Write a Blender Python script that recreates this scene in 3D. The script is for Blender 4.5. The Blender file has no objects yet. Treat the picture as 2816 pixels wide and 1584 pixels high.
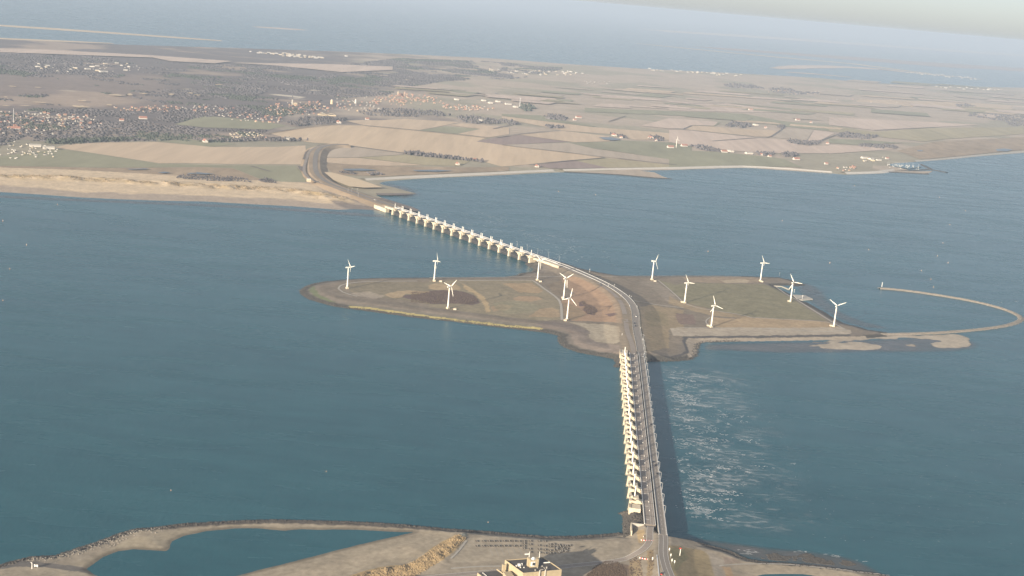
import bpy, bmesh, math, random
import numpy as np

random.seed(7)
rng = np.random.default_rng(11)
scene = bpy.context.scene
COL = scene.collection

# ------------------------------------------------------------------ camera
FPX, PITCH, ROLL, CAMH = 3500.0, 0.22514, 0.08829, 666.9     # focal length in photo pixels, tilt, roll, height in metres
CX, CY = 1408.0, 792.0
_f = np.array([0, math.cos(PITCH), -math.sin(PITCH)])
_r0 = np.array([1.0, 0, 0]); _u0 = np.cross(_r0, _f)
_r = math.cos(ROLL) * _r0 + math.sin(ROLL) * _u0
_u = -math.sin(ROLL) * _r0 + math.cos(ROLL) * _u0
cd = bpy.data.cameras.new('camera'); cam = bpy.data.objects.new('camera', cd); COL.objects.link(cam)
cd.sensor_width = 36.0; cd.lens = FPX / 2816.0 * 36.0
cd.clip_start = 1.0; cd.clip_end = 400000.0
from mathutils import Matrix, Vector
cam.matrix_world = Matrix(((_r[0], _u[0], -_f[0], 0), (_r[1], _u[1], -_f[1], 0), (_r[2], _u[2], -_f[2], CAMH), (0, 0, 0, 1)))
scene.camera = cam

# ------------------------------------------------------------------ sky, sun, exposure
SUN_EL = math.radians(14.0)
SH = math.radians(56.0)                     # direction in which shadows fall, from +x
world = bpy.data.worlds.new('World'); scene.world = world; world.use_nodes = True
wn = world.node_tree.nodes; wl = world.node_tree.links
bg = wn['Background']
sky = wn.new('ShaderNodeTexSky'); sky.sky_type = 'NISHITA'; sky.sun_disc = False
sky.sun_elevation = SUN_EL
sky.sun_rotation = math.atan2(-math.cos(SH), -math.sin(SH)) % (2 * math.pi)
sky.altitude = 1000; sky.air_density = 0.63; sky.dust_density = 2.5; sky.ozone_density = 0.0
veil = wn.new('ShaderNodeMix'); veil.data_type = 'RGBA'; veil.inputs[0].default_value = 0.40      # even high haze over the whole sky
veil.inputs[7].default_value = (5.6, 5.7, 6.1, 1)
wl.new(sky.outputs[0], veil.inputs[6]); wl.new(veil.outputs[2], bg.inputs[0]); bg.inputs[1].default_value = 0.068
sl = bpy.data.lights.new('sun', 'SUN'); sun = bpy.data.objects.new('sun', sl); COL.objects.link(sun)
sl.energy = 5.0; sl.angle = math.radians(0.55); sl.color = (1.0, 0.875, 0.70)
sd = Vector((math.cos(SH) * math.cos(SUN_EL), math.sin(SH) * math.cos(SUN_EL), -math.sin(SUN_EL)))
sun.rotation_euler = sd.to_track_quat('-Z', 'Y').to_euler()
sun.location = (-800, -1200, 900)
vs = scene.view_settings
vs.view_transform = 'Standard'; vs.look = 'None'; vs.gamma = 1.0; vs.use_curve_mapping = False
vs.exposure = 1.05
scene.render.engine = 'CYCLES'
cy = scene.cycles
cy.max_bounces = 5; cy.diffuse_bounces = 2; cy.glossy_bounces = 3; cy.transmission_bounces = 2
cy.volume_bounces = 1; cy.transparent_max_bounces = 6; cy.use_denoising = True
cy.caustics_reflective = False; cy.caustics_refractive = False

# ------------------------------------------------------------------ surveying: photo pixel <-> ground
def P2(pts, z=0.0):
    a = np.asarray(pts, float).reshape(-1, 2)
    d = _f + np.outer((a[:, 0] - CX) / FPX, _r) - np.outer((a[:, 1] - CY) / FPX, _u)
    t = (z - CAMH) / d[:, 2]
    return (d[:, :2] * np.asarray(t)[:, None])
def G(x, y, z=0.0):
    q = P2([(x, y)], z)[0]; return float(q[0]), float(q[1])
def PX(x, y, z):
    d = np.stack([x, y, z - CAMH], -1); w = d @ _f
    return CX + FPX * (d @ _r) / w, CY - FPX * (d @ _u) / w
def C(c, pts):
    x0, y0, s = c
    return [(x0 + x / s, y0 + y / s) for x, y in pts]
c1 = (800, 680, 6.0375); c2 = (1180, 700, 6.0375); c3 = (1480, 720, 4.83); c4 = (1860, 720, 5.175); c5 = (2300, 760, 4.992)
c6 = (1240, 1440, 5.6); c7 = (1820, 1460, 4.155); c8 = (0, 1460, 4.6); cA = (0, 1380, 1.9815); cB = (1200, 1300, 1.9815)
r2 = (460, 220, 5.367); r3 = (920, 220, 5.367); r4 = (1380, 220, 5.175); r5 = (1840, 220, 5.175); r6 = (2280, 260, 4.806)
cN = (1710, 1390, 7.469)

# ------------------------------------------------------------------ numeric helpers
def hash2(ix, iy, seed):
    n = (ix.astype(np.int64) * 374761393 + iy.astype(np.int64) * 668265263 + seed * 1442695041) & 0xffffffff
    n = ((n ^ (n >> 13)) * 1274126177) & 0xffffffff
    return ((n ^ (n >> 16)) & 0xffff) / 65535.0
def vnoise(x, y, s, seed=0):
    x = np.asarray(x, float) / s; y = np.asarray(y, float) / s
    ix = np.floor(x); iy = np.floor(y); fx = x - ix; fy = y - iy
    fx = fx * fx * (3 - 2 * fx); fy = fy * fy * (3 - 2 * fy)
    a = hash2(ix, iy, seed); b = hash2(ix + 1, iy, seed); c = hash2(ix, iy + 1, seed); d = hash2(ix + 1, iy + 1, seed)
    return (a * (1 - fx) + b * fx) * (1 - fy) + (c * (1 - fx) + d * fx) * fy
def fbm(x, y, s, seed=0, o=4):
    v = 0; a = 0.5; t = 0
    for i in range(o):
        v = v + a * vnoise(x, y, s / 2 ** i, seed + i * 17); t += a; a *= 0.5
    return v / t
def inpoly(x, y, poly):
    poly = np.asarray(poly); r = np.zeros(x.shape, bool); j = len(poly) - 1
    for i in range(len(poly)):
        xi, yi = poly[i]; xj, yj = poly[j]
        if yi != yj:
            r ^= ((yi > y) != (yj > y)) & (x < (xj - xi) * (y - yi) / (yj - yi) + xi)
        j = i
    return r
def pdist(x, y, line, closed=False):
    line = np.asarray(line); n = len(line); best = np.full(x.shape, 1e18)
    for i in range(n if closed else n - 1):
        a = line[i]; b = line[(i + 1) % n]; d = b - a; L = max(d @ d, 1e-9)
        t = np.clip(((x - a[0]) * d[0] + (y - a[1]) * d[1]) / L, 0, 1)
        best = np.minimum(best, (x - a[0] - t * d[0]) ** 2 + (y - a[1] - t * d[1]) ** 2)
    return np.sqrt(best)
def sdist(x, y, poly):
    d = pdist(x, y, poly, True); return np.where(inpoly(x, y, poly), d, -d)
def smooth(a, b, x):
    t = np.clip((x - a) / (b - a), 0, 1); return t * t * (3 - 2 * t)
def resample(pts, step):
    pts = np.asarray(pts, float); s = np.r_[0, np.cumsum(np.linalg.norm(np.diff(pts, axis=0), axis=1))]
    n = max(2, int(s[-1] / step) + 1); q = np.linspace(0, s[-1], n)
    return np.stack([np.interp(q, s, pts[:, k]) for k in range(pts.shape[1])], 1)
def chaikin(pts, it=2, closed=False):
    p = np.asarray(pts, float)
    for _ in range(it):
        if closed:
            q = np.roll(p, -1, 0); p = np.stack([p * .75 + q * .25, p * .25 + q * .75], 1).reshape(-1, p.shape[1])
        else:
            a = p[:-1] * .75 + p[1:] * .25; b = p[:-1] * .25 + p[1:] * .75
            p = np.r_[p[:1], np.stack([a, b], 1).reshape(-1, p.shape[1]), p[-1:]]
    return p

# ------------------------------------------------------------------ materials
def nt(name):
    m = bpy.data.materials.new(name); m.use_nodes = True
    return m, m.node_tree.nodes, m.node_tree.links, m.node_tree.nodes['Principled BSDF']
def mat(name, col, rough=0.85, var=0.12, scale=0.2, bump=0.0, spec=0.3, stretch=None, metal=0.0, vcol=False, var2=0.0, scale2=0.02):
    m, n, l, b = nt(name)
    b.inputs['Roughness'].default_value = rough; b.inputs['Metallic'].default_value = metal
    b.inputs['Specular IOR Level'].default_value = spec
    tc = n.new('ShaderNodeTexCoord'); mp = n.new('ShaderNodeMapping'); l.new(tc.outputs['Object'], mp.inputs[0])
    if stretch: mp.inputs['Rotation'].default_value = (0, 0, stretch[0]); mp.inputs['Scale'].default_value = (1, stretch[1], 1)
    nz = n.new('ShaderNodeTexNoise'); nz.inputs['Scale'].default_value = scale; nz.inputs['Detail'].default_value = 5; nz.inputs['Roughness'].default_value = 0.65
    l.new(mp.outputs[0], nz.inputs[0])
    if vcol:
        at = n.new('ShaderNodeAttribute'); at.attribute_name = 'col'; src = at.outputs['Color']
    else:
        rg = n.new('ShaderNodeRGB'); rg.outputs[0].default_value = (*col, 1); src = rg.outputs[0]
    def modulate(src, fac, amt):
        mr = n.new('ShaderNodeMapRange'); mr.inputs['From Min'].default_value = 0.25; mr.inputs['From Max'].default_value = 0.75
        mr.inputs['To Min'].default_value = 1 - amt; mr.inputs['To Max'].default_value = 1 + amt
        l.new(fac, mr.inputs['Value'])
        mx = n.new('ShaderNodeVectorMath'); mx.operation = 'MULTIPLY'
        l.new(src, mx.inputs[0]); l.new(mr.outputs[0], mx.inputs[1]); return mx.outputs[0]
    out = modulate(src, nz.outputs['Fac'], var)
    if var2:
        n2 = n.new('ShaderNodeTexNoise'); n2.inputs['Scale'].default_value = scale2; n2.inputs['Detail'].default_value = 4
        l.new(mp.outputs[0], n2.inputs[0]); out = modulate(out, n2.outputs['Fac'], var2)
    l.new(out, b.inputs['Base Color'])
    if bump:
        bp = n.new('ShaderNodeBump'); bp.inputs['Strength'].default_value = 0.7; bp.inputs['Distance'].default_value = bump
        l.new(nz.outputs['Fac'], bp.inputs['Height']); l.new(bp.outputs[0], b.inputs['Normal'])
    return m
M = {}
M['concrete'] = mat('concrete_cream', (0.58, 0.50, 0.37), 0.8, 0.22, 0.5, var2=0.16, scale2=0.08)
M['concrete_grey'] = mat('concrete_grey', (0.40, 0.37, 0.32), 0.85, 0.15, 0.4)
M['concrete_dark'] = mat('dark_concrete', (0.17, 0.145, 0.12), 0.9, 0.25, 0.3)  # darker concrete tone for the service girder and deck piers
M['concrete_wet'] = mat('concrete_wet', (0.20, 0.19, 0.15), 0.6, 0.25, 0.6)
M['white'] = mat('white_paint', (0.80, 0.77, 0.70), 0.5, 0.05, 0.5)
M['turbine'] = mat('turbine_white', (0.82, 0.79, 0.70), 0.4, 0.03, 0.4)
M['steel'] = mat('galvanised_steel', (0.55, 0.55, 0.54), 0.5, 0.08, 1.0)
M['gate'] = mat('gate_steel', (0.026, 0.026, 0.028), 0.7, 0.4, 0.35)
M['gate_tube'] = mat('gate_tube', (0.10, 0.095, 0.09), 0.6, 0.2, 0.5)
M['asphalt'] = mat('asphalt', (0.215, 0.19, 0.165), 0.9, 0.12, 0.25, stretch=(0, 0.1), var2=0.1, scale2=0.02)
M['asphalt2'] = mat('asphalt_service_road', (0.265, 0.225, 0.19), 0.9, 0.12, 0.25, var2=0.1, scale2=0.03)
M['paint'] = mat('road_paint', (0.66, 0.64, 0.58), 0.7, 0.1, 1)
M['path'] = mat('path_pale', (0.36, 0.33, 0.28), 0.9, 0.12, 0.2)
M['rock'] = mat('basalt_rock', (0.075, 0.068, 0.06), 0.9, 0.5, 0.25, spec=0.2)
M['rock_light'] = mat('pale_rubble', (0.27, 0.24, 0.20), 0.9, 0.4, 0.4)
M['rubble'] = mat('rubble_stone', (0.22, 0.19, 0.155), 0.9, 0.45, 0.25)
M['dark'] = mat('dark_opening', (0.03, 0.03, 0.03), 0.8, 0.05, 1)
M['terrain'] = mat('terrain_soil', (0.3, 0.3, 0.3), 0.95, 0.20, 0.12, bump=0.35, vcol=True, var2=0.14, scale2=0.03, spec=0.15)
M['terrain_far'] = mat('terrain_far', (0.3, 0.3, 0.3), 0.95, 0.16, 0.02, vcol=True, var2=0.12, scale2=0.004, spec=0.1)
M['beige'] = mat('stubble_beige', (0.52, 0.40, 0.28), 0.95, 0.15, 0.022, stretch=(0.55, 0.06), var2=0.10, scale2=0.003, spec=0.1)
M['tan'] = mat('stubble_tan', (0.55, 0.42, 0.285), 0.95, 0.15, 0.022, stretch=(0.55, 0.06), var2=0.10, scale2=0.003, spec=0.1)
M['pink'] = mat('bare_soil_pink', (0.54, 0.425, 0.34), 0.95, 0.15, 0.022, stretch=(0.55, 0.06), var2=0.10, scale2=0.003, spec=0.1)
M['green'] = mat('winter_pasture', (0.275, 0.26, 0.17), 0.95, 0.12, 0.012, stretch=(0.4, 0.3), var2=0.14, scale2=0.004, spec=0.1)
M['olive'] = mat('olive_field', (0.36, 0.305, 0.19), 0.95, 0.15, 0.022, stretch=(0.5, 0.06), var2=0.12, scale2=0.004, spec=0.1)
M['mauve'] = mat('ploughed_mauve', (0.29, 0.22, 0.19), 0.95, 0.15, 0.022, stretch=(0.6, 0.06), var2=0.10, scale2=0.004, spec=0.1)
M['greybeige'] = mat('grey_stubble', (0.42, 0.345, 0.265), 0.95, 0.15, 0.022, stretch=(0.55, 0.06), var2=0.10, scale2=0.003, spec=0.1)
M['marsh'] = mat('marsh', (0.33, 0.25, 0.17), 0.95, 0.25, 0.02, stretch=(0.3, 0.4), var2=0.2, scale2=0.006, spec=0.1)
M['sand'] = mat('sand', (0.58, 0.455, 0.305), 0.95, 0.06, 0.03, spec=0.1)
M['ditch'] = mat('ditch', (0.16, 0.135, 0.115), 0.9, 0.2, 0.02)
M['dike'] = mat('dike_revetment', (0.50, 0.46, 0.40), 0.85, 0.08, 0.05)
M['wood_bare'] = mat('bare_trees', (0.108, 0.097, 0.098), 0.95, 0.35, 0.012, spec=0.05, var2=0.25, scale2=0.003)
M['wood_ever'] = mat('evergreen_trees', (0.07, 0.078, 0.06), 0.95, 0.3, 0.02, spec=0.05)
M['shrub'] = mat('bare_shrub', (0.105, 0.078, 0.058), 0.95, 0.4, 0.25, spec=0.05)
M['marram'] = mat('marram_grass', (0.27, 0.20, 0.12), 0.95, 0.35, 0.3, spec=0.05)
M['roof_red'] = mat('roof_red', (0.34, 0.165, 0.12), 0.85, 0.2, 0.05)
M['roof_brown'] = mat('roof_brown', (0.22, 0.13, 0.10), 0.85, 0.2, 0.05)
M['roof_dark'] = mat('roof_dark', (0.09, 0.085, 0.085), 0.85, 0.2, 0.05)
M['wall_white'] = mat('wall_white', (0.56, 0.52, 0.46), 0.8, 0.06, 0.2)
M['wall_cream'] = mat('wall_cream', (0.55, 0.45, 0.30), 0.8, 0.06, 0.2)
M['rock_slab'] = mat('stone_slope', (0.17, 0.14, 0.12), 0.9, 0.3, 0.05)
M['wall_brick'] = mat('wall_brick', (0.36, 0.25, 0.19), 0.85, 0.15, 0.2)
M['foam'] = mat('foam', (0.78, 0.78, 0.76), 0.9, 0.1, 0.3)
M['red'] = mat('signal_red', (0.55, 0.04, 0.03), 0.5, 0.05, 1)
M['orange'] = mat('buoy_orange', (0.70, 0.30, 0.10), 0.5, 0.05, 1)
M['car_dark'] = mat('car_dark', (0.02, 0.02, 0.025), 0.3, 0.05, 1, spec=0.5)
M['glass'] = mat('glass_dark', (0.02, 0.025, 0.03), 0.1, 0.0, 1, spec=0.5)
M['roofing'] = mat('roofing_felt', (0.085, 0.078, 0.072), 0.9, 0.18, 0.3, var2=0.15, scale2=0.05)
M['building'] = mat('building_concrete', (0.40, 0.325, 0.21), 0.8, 0.10, 0.25, var2=0.08, scale2=0.05)
M['timber'] = mat('dark_timber', (0.07, 0.062, 0.055), 0.8, 0.3, 1)

def water_mat():
    m, n, l, b = nt('sea_water')
    b.inputs['IOR'].default_value = 1.33; b.inputs['Roughness'].default_value = 0.24
    b.inputs['Specular IOR Level'].default_value = 0.20
    geo = n.new('ShaderNodeNewGeometry')
    def noise(scale, rot=0.0, sy=1.0, detail=3, rough=0.55):
        mp = n.new('ShaderNodeMapping'); mp.inputs['Rotation'].default_value = (0, 0, rot); mp.inputs['Scale'].default_value = (1, sy, 1)
        l.new(geo.outputs['Position'], mp.inputs[0])
        t = n.new('ShaderNodeTexNoise'); t.inputs['Scale'].default_value = scale; t.inputs['Detail'].default_value = detail; t.inputs['Roughness'].default_value = rough
        l.new(mp.outputs[0], t.inputs[0]); return t.outputs['Fac']
    # sheen of waves and wind lanes painted into the base colour, among current streaks
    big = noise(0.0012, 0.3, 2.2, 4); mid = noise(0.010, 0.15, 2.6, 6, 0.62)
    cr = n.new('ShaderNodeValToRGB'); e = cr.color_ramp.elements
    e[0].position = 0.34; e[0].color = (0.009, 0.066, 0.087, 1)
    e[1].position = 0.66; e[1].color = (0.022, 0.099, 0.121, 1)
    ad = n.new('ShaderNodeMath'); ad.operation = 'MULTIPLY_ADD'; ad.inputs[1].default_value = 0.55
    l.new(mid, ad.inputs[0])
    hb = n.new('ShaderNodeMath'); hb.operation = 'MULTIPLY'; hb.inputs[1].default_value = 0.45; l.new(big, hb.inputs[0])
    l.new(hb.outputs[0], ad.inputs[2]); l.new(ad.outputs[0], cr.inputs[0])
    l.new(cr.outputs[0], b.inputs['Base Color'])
    lane = noise(0.0035, -0.25, 4.5, 5, 0.6); lr = n.new('ShaderNodeMapRange'); lr.inputs['From Min'].default_value = 0.35; lr.inputs['From Max'].default_value = 0.65; lr.inputs['To Min'].default_value = 0.22; lr.inputs['To Max'].default_value = 0.30
    l.new(lane, lr.inputs['Value']); l.new(lr.outputs[0], b.inputs['Roughness'])
    w1 = noise(0.16, 0.5, 0.45, 3, 0.6); w2 = noise(0.035, 0.35, 0.4, 3, 0.6)
    a = n.new('ShaderNodeMath'); a.operation = 'MULTIPLY'; a.inputs[1].default_value = 0.45; l.new(w1, a.inputs[0])
    s = n.new('ShaderNodeMath'); s.operation = 'MULTIPLY_ADD'; s.inputs[1].default_value = 0.38; l.new(w2, s.inputs[0]); l.new(a.outputs[0], s.inputs[2])
    bp = n.new('ShaderNodeBump'); bp.inputs['Strength'].default_value = 0.55; bp.inputs['Distance'].default_value = 1.3
    l.new(s.outputs[0], bp.inputs['Height']); l.new(bp.outputs[0], b.inputs['Normal'])
    return m
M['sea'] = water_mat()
def pond_mat():
    m, n, l, b = nt('pond_water'); b.inputs['Base Color'].default_value = (0.075, 0.09, 0.096, 1); b.inputs['Roughness'].default_value = 0.3; b.inputs['IOR'].default_value = 1.33
    return m
M['pond'] = pond_mat()

# ------------------------------------------------------------------ object helpers
def tag(o, label=None, cat=None, group=None, kind=None):
    if label: o['label'] = label
    if cat: o['category'] = cat
    if group: o['group'] = group
    if kind: o['kind'] = kind
    return o
def empty(name, loc, rz=0.0):
    o = bpy.data.objects.new(name, None); COL.objects.link(o); o.location = loc; o.rotation_euler = (0, 0, rz)
    o.empty_display_size = 1; return o
def link(name, me, parent=None, loc=None, rz=None):
    o = bpy.data.objects.new(name, me); COL.objects.link(o); o.parent = parent
    if loc is not None: o.location = loc
    if rz is not None: o.rotation_euler = (0, 0, rz)
    return o
class MB:
    def __init__(s): s.v = []; s.f = []
    def add(s, vs, fs):
        k = len(s.v); s.v += [tuple(map(float, q)) for q in vs]; s.f += [tuple(k + i for i in f) for f in fs]; return s
    def box(s, c, d, rz=0.0, taper=1.0):
        x, y, z = d[0] / 2, d[1] / 2, d[2] / 2; ca, sa = math.cos(rz), math.sin(rz); vs = []
        for k, (sx, sy, sz) in enumerate([(-1, -1, -1), (1, -1, -1), (1, 1, -1), (-1, 1, -1), (-1, -1, 1), (1, -1, 1), (1, 1, 1), (-1, 1, 1)]):
            t = taper if sz > 0 else 1.0; px, py = sx * x * t, sy * y * t
            vs.append((c[0] + px * ca - py * sa, c[1] + px * sa + py * ca, c[2] + sz * z))
        return s.add(vs, [(0, 3, 2, 1), (4, 5, 6, 7), (0, 1, 5, 4), (1, 2, 6, 5), (2, 3, 7, 6), (3, 0, 4, 7)])
    def cyl(s, a, b, ra, rb=None, n=8):
        rb = ra if rb is None else rb
        a = np.array(a, float); b = np.array(b, float); d = b - a; d /= max(np.linalg.norm(d), 1e-9)
        e = np.cross(d, [0, 0, 1] if abs(d[2]) < .9 else [1, 0, 0]); e /= np.linalg.norm(e); g = np.cross(d, e); vs = []
        for P, r in ((a, ra), (b, rb)):
            for i in range(n):
                t = 2 * math.pi * i / n; vs.append(P + r * (math.cos(t) * e + math.sin(t) * g))
        return s.add(vs, [(i, (i + 1) % n, n + (i + 1) % n, n + i) for i in range(n)] + [tuple(range(n - 1, -1, -1)), tuple(range(n, 2 * n))])
    def prism(s, poly, z0, z1):
        n = len(poly); poly = [tuple(p) for p in poly]
        ar = sum(poly[i][0] * poly[(i + 1) % n][1] - poly[(i + 1) % n][0] * poly[i][1] for i in range(n))
        if ar < 0: poly = poly[::-1]
        vs = [(x, y, z0) for x, y in poly] + [(x, y, z1) for x, y in poly]
        return s.add(vs, [tuple(range(n - 1, -1, -1)), tuple(range(n, 2 * n))] + [(i, (i + 1) % n, n + (i + 1) % n, n + i) for i in range(n)])
    def mesh(s, name, m):
        me = bpy.data.meshes.new(name); me.from_pydata(s.v, [], s.f)
        me.materials.append(m if not isinstance(m, str) else M[m]); me.update(); return me
    def build(s, name, m, parent=None, loc=None, rz=None, smooth=False):
        me = s.mesh(name, m)
        if smooth: me.polygons.foreach_set('use_smooth', [True] * len(me.polygons))
        return link(name, me, parent, loc, rz)
def npmesh(name, V, F, m, col=None, smooth=True):
    V = np.asarray(V, np.float32); F = np.asarray(F, np.int32)
    me = bpy.data.meshes.new(name); k = F.shape[1]
    me.vertices.add(len(V)); me.vertices.foreach_set('co', V.ravel())
    me.loops.add(F.size); me.loops.foreach_set('vertex_index', F.ravel())
    me.polygons.add(len(F)); me.polygons.foreach_set('loop_start', np.arange(0, F.size, k, dtype=np.int32))
    me.polygons.foreach_set('loop_total', np.full(len(F), k, np.int32))
    me.update(calc_edges=True)
    if smooth: me.polygons.foreach_set('use_smooth', np.ones(len(F), bool))
    if col is not None:
        a = me.color_attributes.new('col', 'FLOAT_COLOR', 'POINT')
        a.data.foreach_set('color', np.c_[col, np.ones(len(col))].astype(np.float32).ravel())
    me.materials.append(M[m]); me.validate(); return me
def sheet(name, pts, z, m, kind='structure'):
    mb = MB(); P = [tuple(p) for p in pts]
    ar = sum(P[i][0] * P[(i + 1) % len(P)][1] - P[(i + 1) % len(P)][0] * P[i][1] for i in range(len(P)))
    if ar < 0: P = P[::-1]
    mb.add([(x, y, z) for x, y in P], [tuple(range(len(P)))])
    o = mb.build(name, m); o['kind'] = kind; return o
def ribbon(line, zf, prof):
    """sweep a cross-section prof [(offset to the right, dz)] along a line of (x, y); zf gives the base height"""
    L = np.asarray(line, float); d = np.gradient(L, axis=0); d /= np.maximum(np.linalg.norm(d, axis=1)[:, None], 1e-9)
    nr = np.stack([d[:, 1], -d[:, 0]], 1); k = len(prof); V = []
    for i in range(len(L)):
        for o, dz in prof:
            x, y = L[i] + nr[i] * o; V.append((x, y, (zf(i) if callable(zf) else zf) + dz))
    F = [(i * k + j, i * k + j + 1, (i + 1) * k + j + 1, (i + 1) * k + j) for i in range(len(L) - 1) for j in range(k - 1)]
    F = [f[::-1] for f in F]
    return V, F
def strip(name, line, zf, prof, m, parent=None, kind=None):
    V, F = ribbon(line, zf, prof); o = MB().add(V, F).build(name, m, parent)
    if kind: o['kind'] = kind
    return o
def terrain(name, poly, step, hf, cf, m, margin=14, world_noise=True):
    poly = np.asarray(poly); x0, y0 = poly.min(0) - margin - step; x1, y1 = poly.max(0) + margin + step
    xs = np.arange(x0, x1, step); ys = np.arange(y0, y1, step); X, Y = np.meshgrid(xs, ys)
    S = sdist(X.ravel(), Y.ravel(), poly).reshape(X.shape)
    Z = hf(X, Y, S); keep = S > -margin
    ny, nx = X.shape; idx = np.arange(nx * ny).reshape(ny, nx)
    q = keep[:-1, :-1] & keep[1:, :-1] & keep[:-1, 1:] & keep[1:, 1:]
    F = np.stack([idx[:-1, :-1][q], idx[:-1, 1:][q], idx[1:, 1:][q], idx[1:, :-1][q]], 1)
    used = np.unique(F); mp = np.full(nx * ny, -1); mp[used] = np.arange(len(used))
    V = np.stack([X.ravel(), Y.ravel(), Z.ravel()], 1)[used]
    col = cf(V[:, 0], V[:, 1], V[:, 2], S.ravel()[used])
    o = link(name, npmesh(name, V, mp[F], m, col)); o['kind'] = 'structure'; return o
def paint(x, y, z, base, zones, wob=2.0, seed=3):
    """base colours overridden by traced patches with ragged edges"""
    wx = (fbm(x, y, 14, seed) - .5) * wob * 2; wy = (fbm(x, y, 14, seed + 5) - .5) * wob * 2
    px, py = PX(x + wx * 2.0, y + wy * 4.0, z); col = base.copy()
    for poly, c, amt in zones:
        k = inpoly(px, py, poly); col[k] = col[k] * (1 - amt) + np.array(c) * amt
    return col

def blobs(name, P, R, H, m, seed=1, label=None, cat=None, parent=None):
    """many small angular clumps in one mesh: eight faces each over a ragged ring"""
    P = np.asarray(P, float); n = len(P); r = np.random.default_rng(seed); k = 5
    ang = r.uniform(0, 6.28, n)[:, None] + np.arange(k) * 2 * np.pi / k
    rad = np.asarray(R)[:, None] * r.uniform(.65, 1.25, (n, k)); H = np.asarray(H)
    b = np.stack([P[:, :1] + rad * np.cos(ang), P[:, 1:2] + rad * np.sin(ang), np.repeat(P[:, 2:3] - .1 * H[:, None], k, 1)], 2)
    md = np.stack([P[:, :1] + .8 * rad * np.cos(ang + .5), P[:, 1:2] + .8 * rad * np.sin(ang + .5), P[:, 2:3] + H[:, None] * r.uniform(.45, .8, (n, k))], 2)
    tp = np.stack([P[:, 0] + r.normal(0, .12, n) * R, P[:, 1] + r.normal(0, .12, n) * R, P[:, 2] + H], 1)[:, None]
    V = np.concatenate([b, md, tp], 1).reshape(-1, 3); base = (np.arange(n) * (2 * k + 1))[:, None]
    T = []
    for i in range(k):
        j = (i + 1) % k
        T += [[i, j, k + i], [j, k + j, k + i], [k + i, k + j, 2 * k]]
    F = (base[:, :, None] + np.array(T)[None]).reshape(-1, 3)
    o = link(name, npmesh(name, V, F, m, smooth=False)); o.parent = parent; o['kind'] = 'stuff'
    if label: o['label'] = label
    if cat: o['category'] = cat
    return o
ORD = ['first', 'second', 'third', 'fourth', 'fifth', 'sixth', 'seventh', 'eighth', 'ninth', 'tenth', 'eleventh', 'twelfth', 'thirteenth',
       'fourteenth', 'fifteenth', 'sixteenth', 'seventeenth', 'eighteenth', 'nineteenth', 'twentieth', 'twenty-first', 'twenty-second', 'twenty-third', 'twenty-fourth', 'twenty-fifth']

# ================================================================== THE SEA
R = 190000.0
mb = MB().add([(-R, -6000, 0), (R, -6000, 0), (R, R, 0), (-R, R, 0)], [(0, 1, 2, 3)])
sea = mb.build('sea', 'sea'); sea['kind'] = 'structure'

# ================================================================== FAR SHORE: the big island behind
Zl = 2.0
north = [(-500, 60), (-200, 88), (0, 104), (300, 121), (620, 131), (900, 140), (1100, 148), (1350, 160), (1550, 175), (1750, 188), (1850, 193), (2000, 200), (2150, 208), (2250, 214), (2330, 222), (2420, 229), (2600, 236), (2816, 241), (3300, 268)]
east = [(3400, 400), (2950, 412), (2816, 419), (2700, 428), (2600, 438), (2515, 444), (2470, 450), (2452, 462), (2432, 473), (2420, 476), (2320, 479), (2290, 476), (2160, 467), (2060, 460), (2000, 461), (1840, 466), (1700, 469), (1520, 473), (1380, 480), (1160, 489), (1060, 497), (1043, 501), (1050, 506), (1085, 514), (1120, 524), (1150, 532), (1120, 534), (1075, 536), (1040, 532), (1032, 533), (1052, 544), (1090, 556), (1130, 569), (1152, 577), (1135, 581), (1100, 572), (1070, 562), (1030, 550), (990, 538), (960, 530)]
south = [(960, 530), (900, 518), (800, 506), (700, 501), (560, 493), (400, 484), (200, 472), (0, 466), (-400, 452)]
poly = north + east + south
def ground(poly, z, step=None): return P2(poly, z)
lp = P2(poly, Zl)
X0, X1 = -6200, 9000; Y0, Y1 = 3700, 21000
def hl(x, y, s):
    return np.where(s > 0, np.minimum(Zl, s * 0.12), np.maximum(-3, s * 0.1))
def cl(x, y, z, s):
    px, py = PX(x, y, np.full_like(x, Zl))
    n = fbm(x, y, 420, 5); b = np.empty((len(x), 3)); b[:] = (0.42, 0.34, 0.26)
    # the wooded dune country on the left is dull brown
    w = smooth(1180, 820, px + (n - .5) * 900) * smooth(440, 340, py + (n - .5) * 60)
    b = b * (1 - w[:, None]) + np.array((0.155, 0.13, 0.122)) * w[:, None]
    hh = smooth(560, 380, px) * smooth(196, 214, py) * smooth(304, 290, py) * .8; b = b * (1 - hh[:, None]) + np.array((0.245, 0.19, 0.16)) * hh[:, None]
    t = smooth(0.56, 0.66, fbm(x, y, 700, 21)); ww = w * t
    b = b * (1 - ww[:, None]) + np.array((0.34, 0.26, 0.20)) * ww[:, None]
    sn = w * smooth(0.70, 0.76, fbm(x, y, 260, 33)) * smooth(230, 260, py) * smooth(330, 300, py)
    b = b * (1 - sn[:, None]) + np.array((0.62, 0.54, 0.42)) * sn[:, None]
    m = (~(w > .5)) * smooth(0.52, 0.62, fbm(x, y, 500, 44)); b = b * (1 - .5 * m[:, None]) + np.array((0.24, 0.24, 0.16)) * .5 * m[:, None]
    return b
poly_w = lp
terrain('far_island', np.clip(poly_w, [-9000, 3000], [14000, 26000]), 26.0, hl, cl, 'terrain_far', margin=60)

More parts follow.
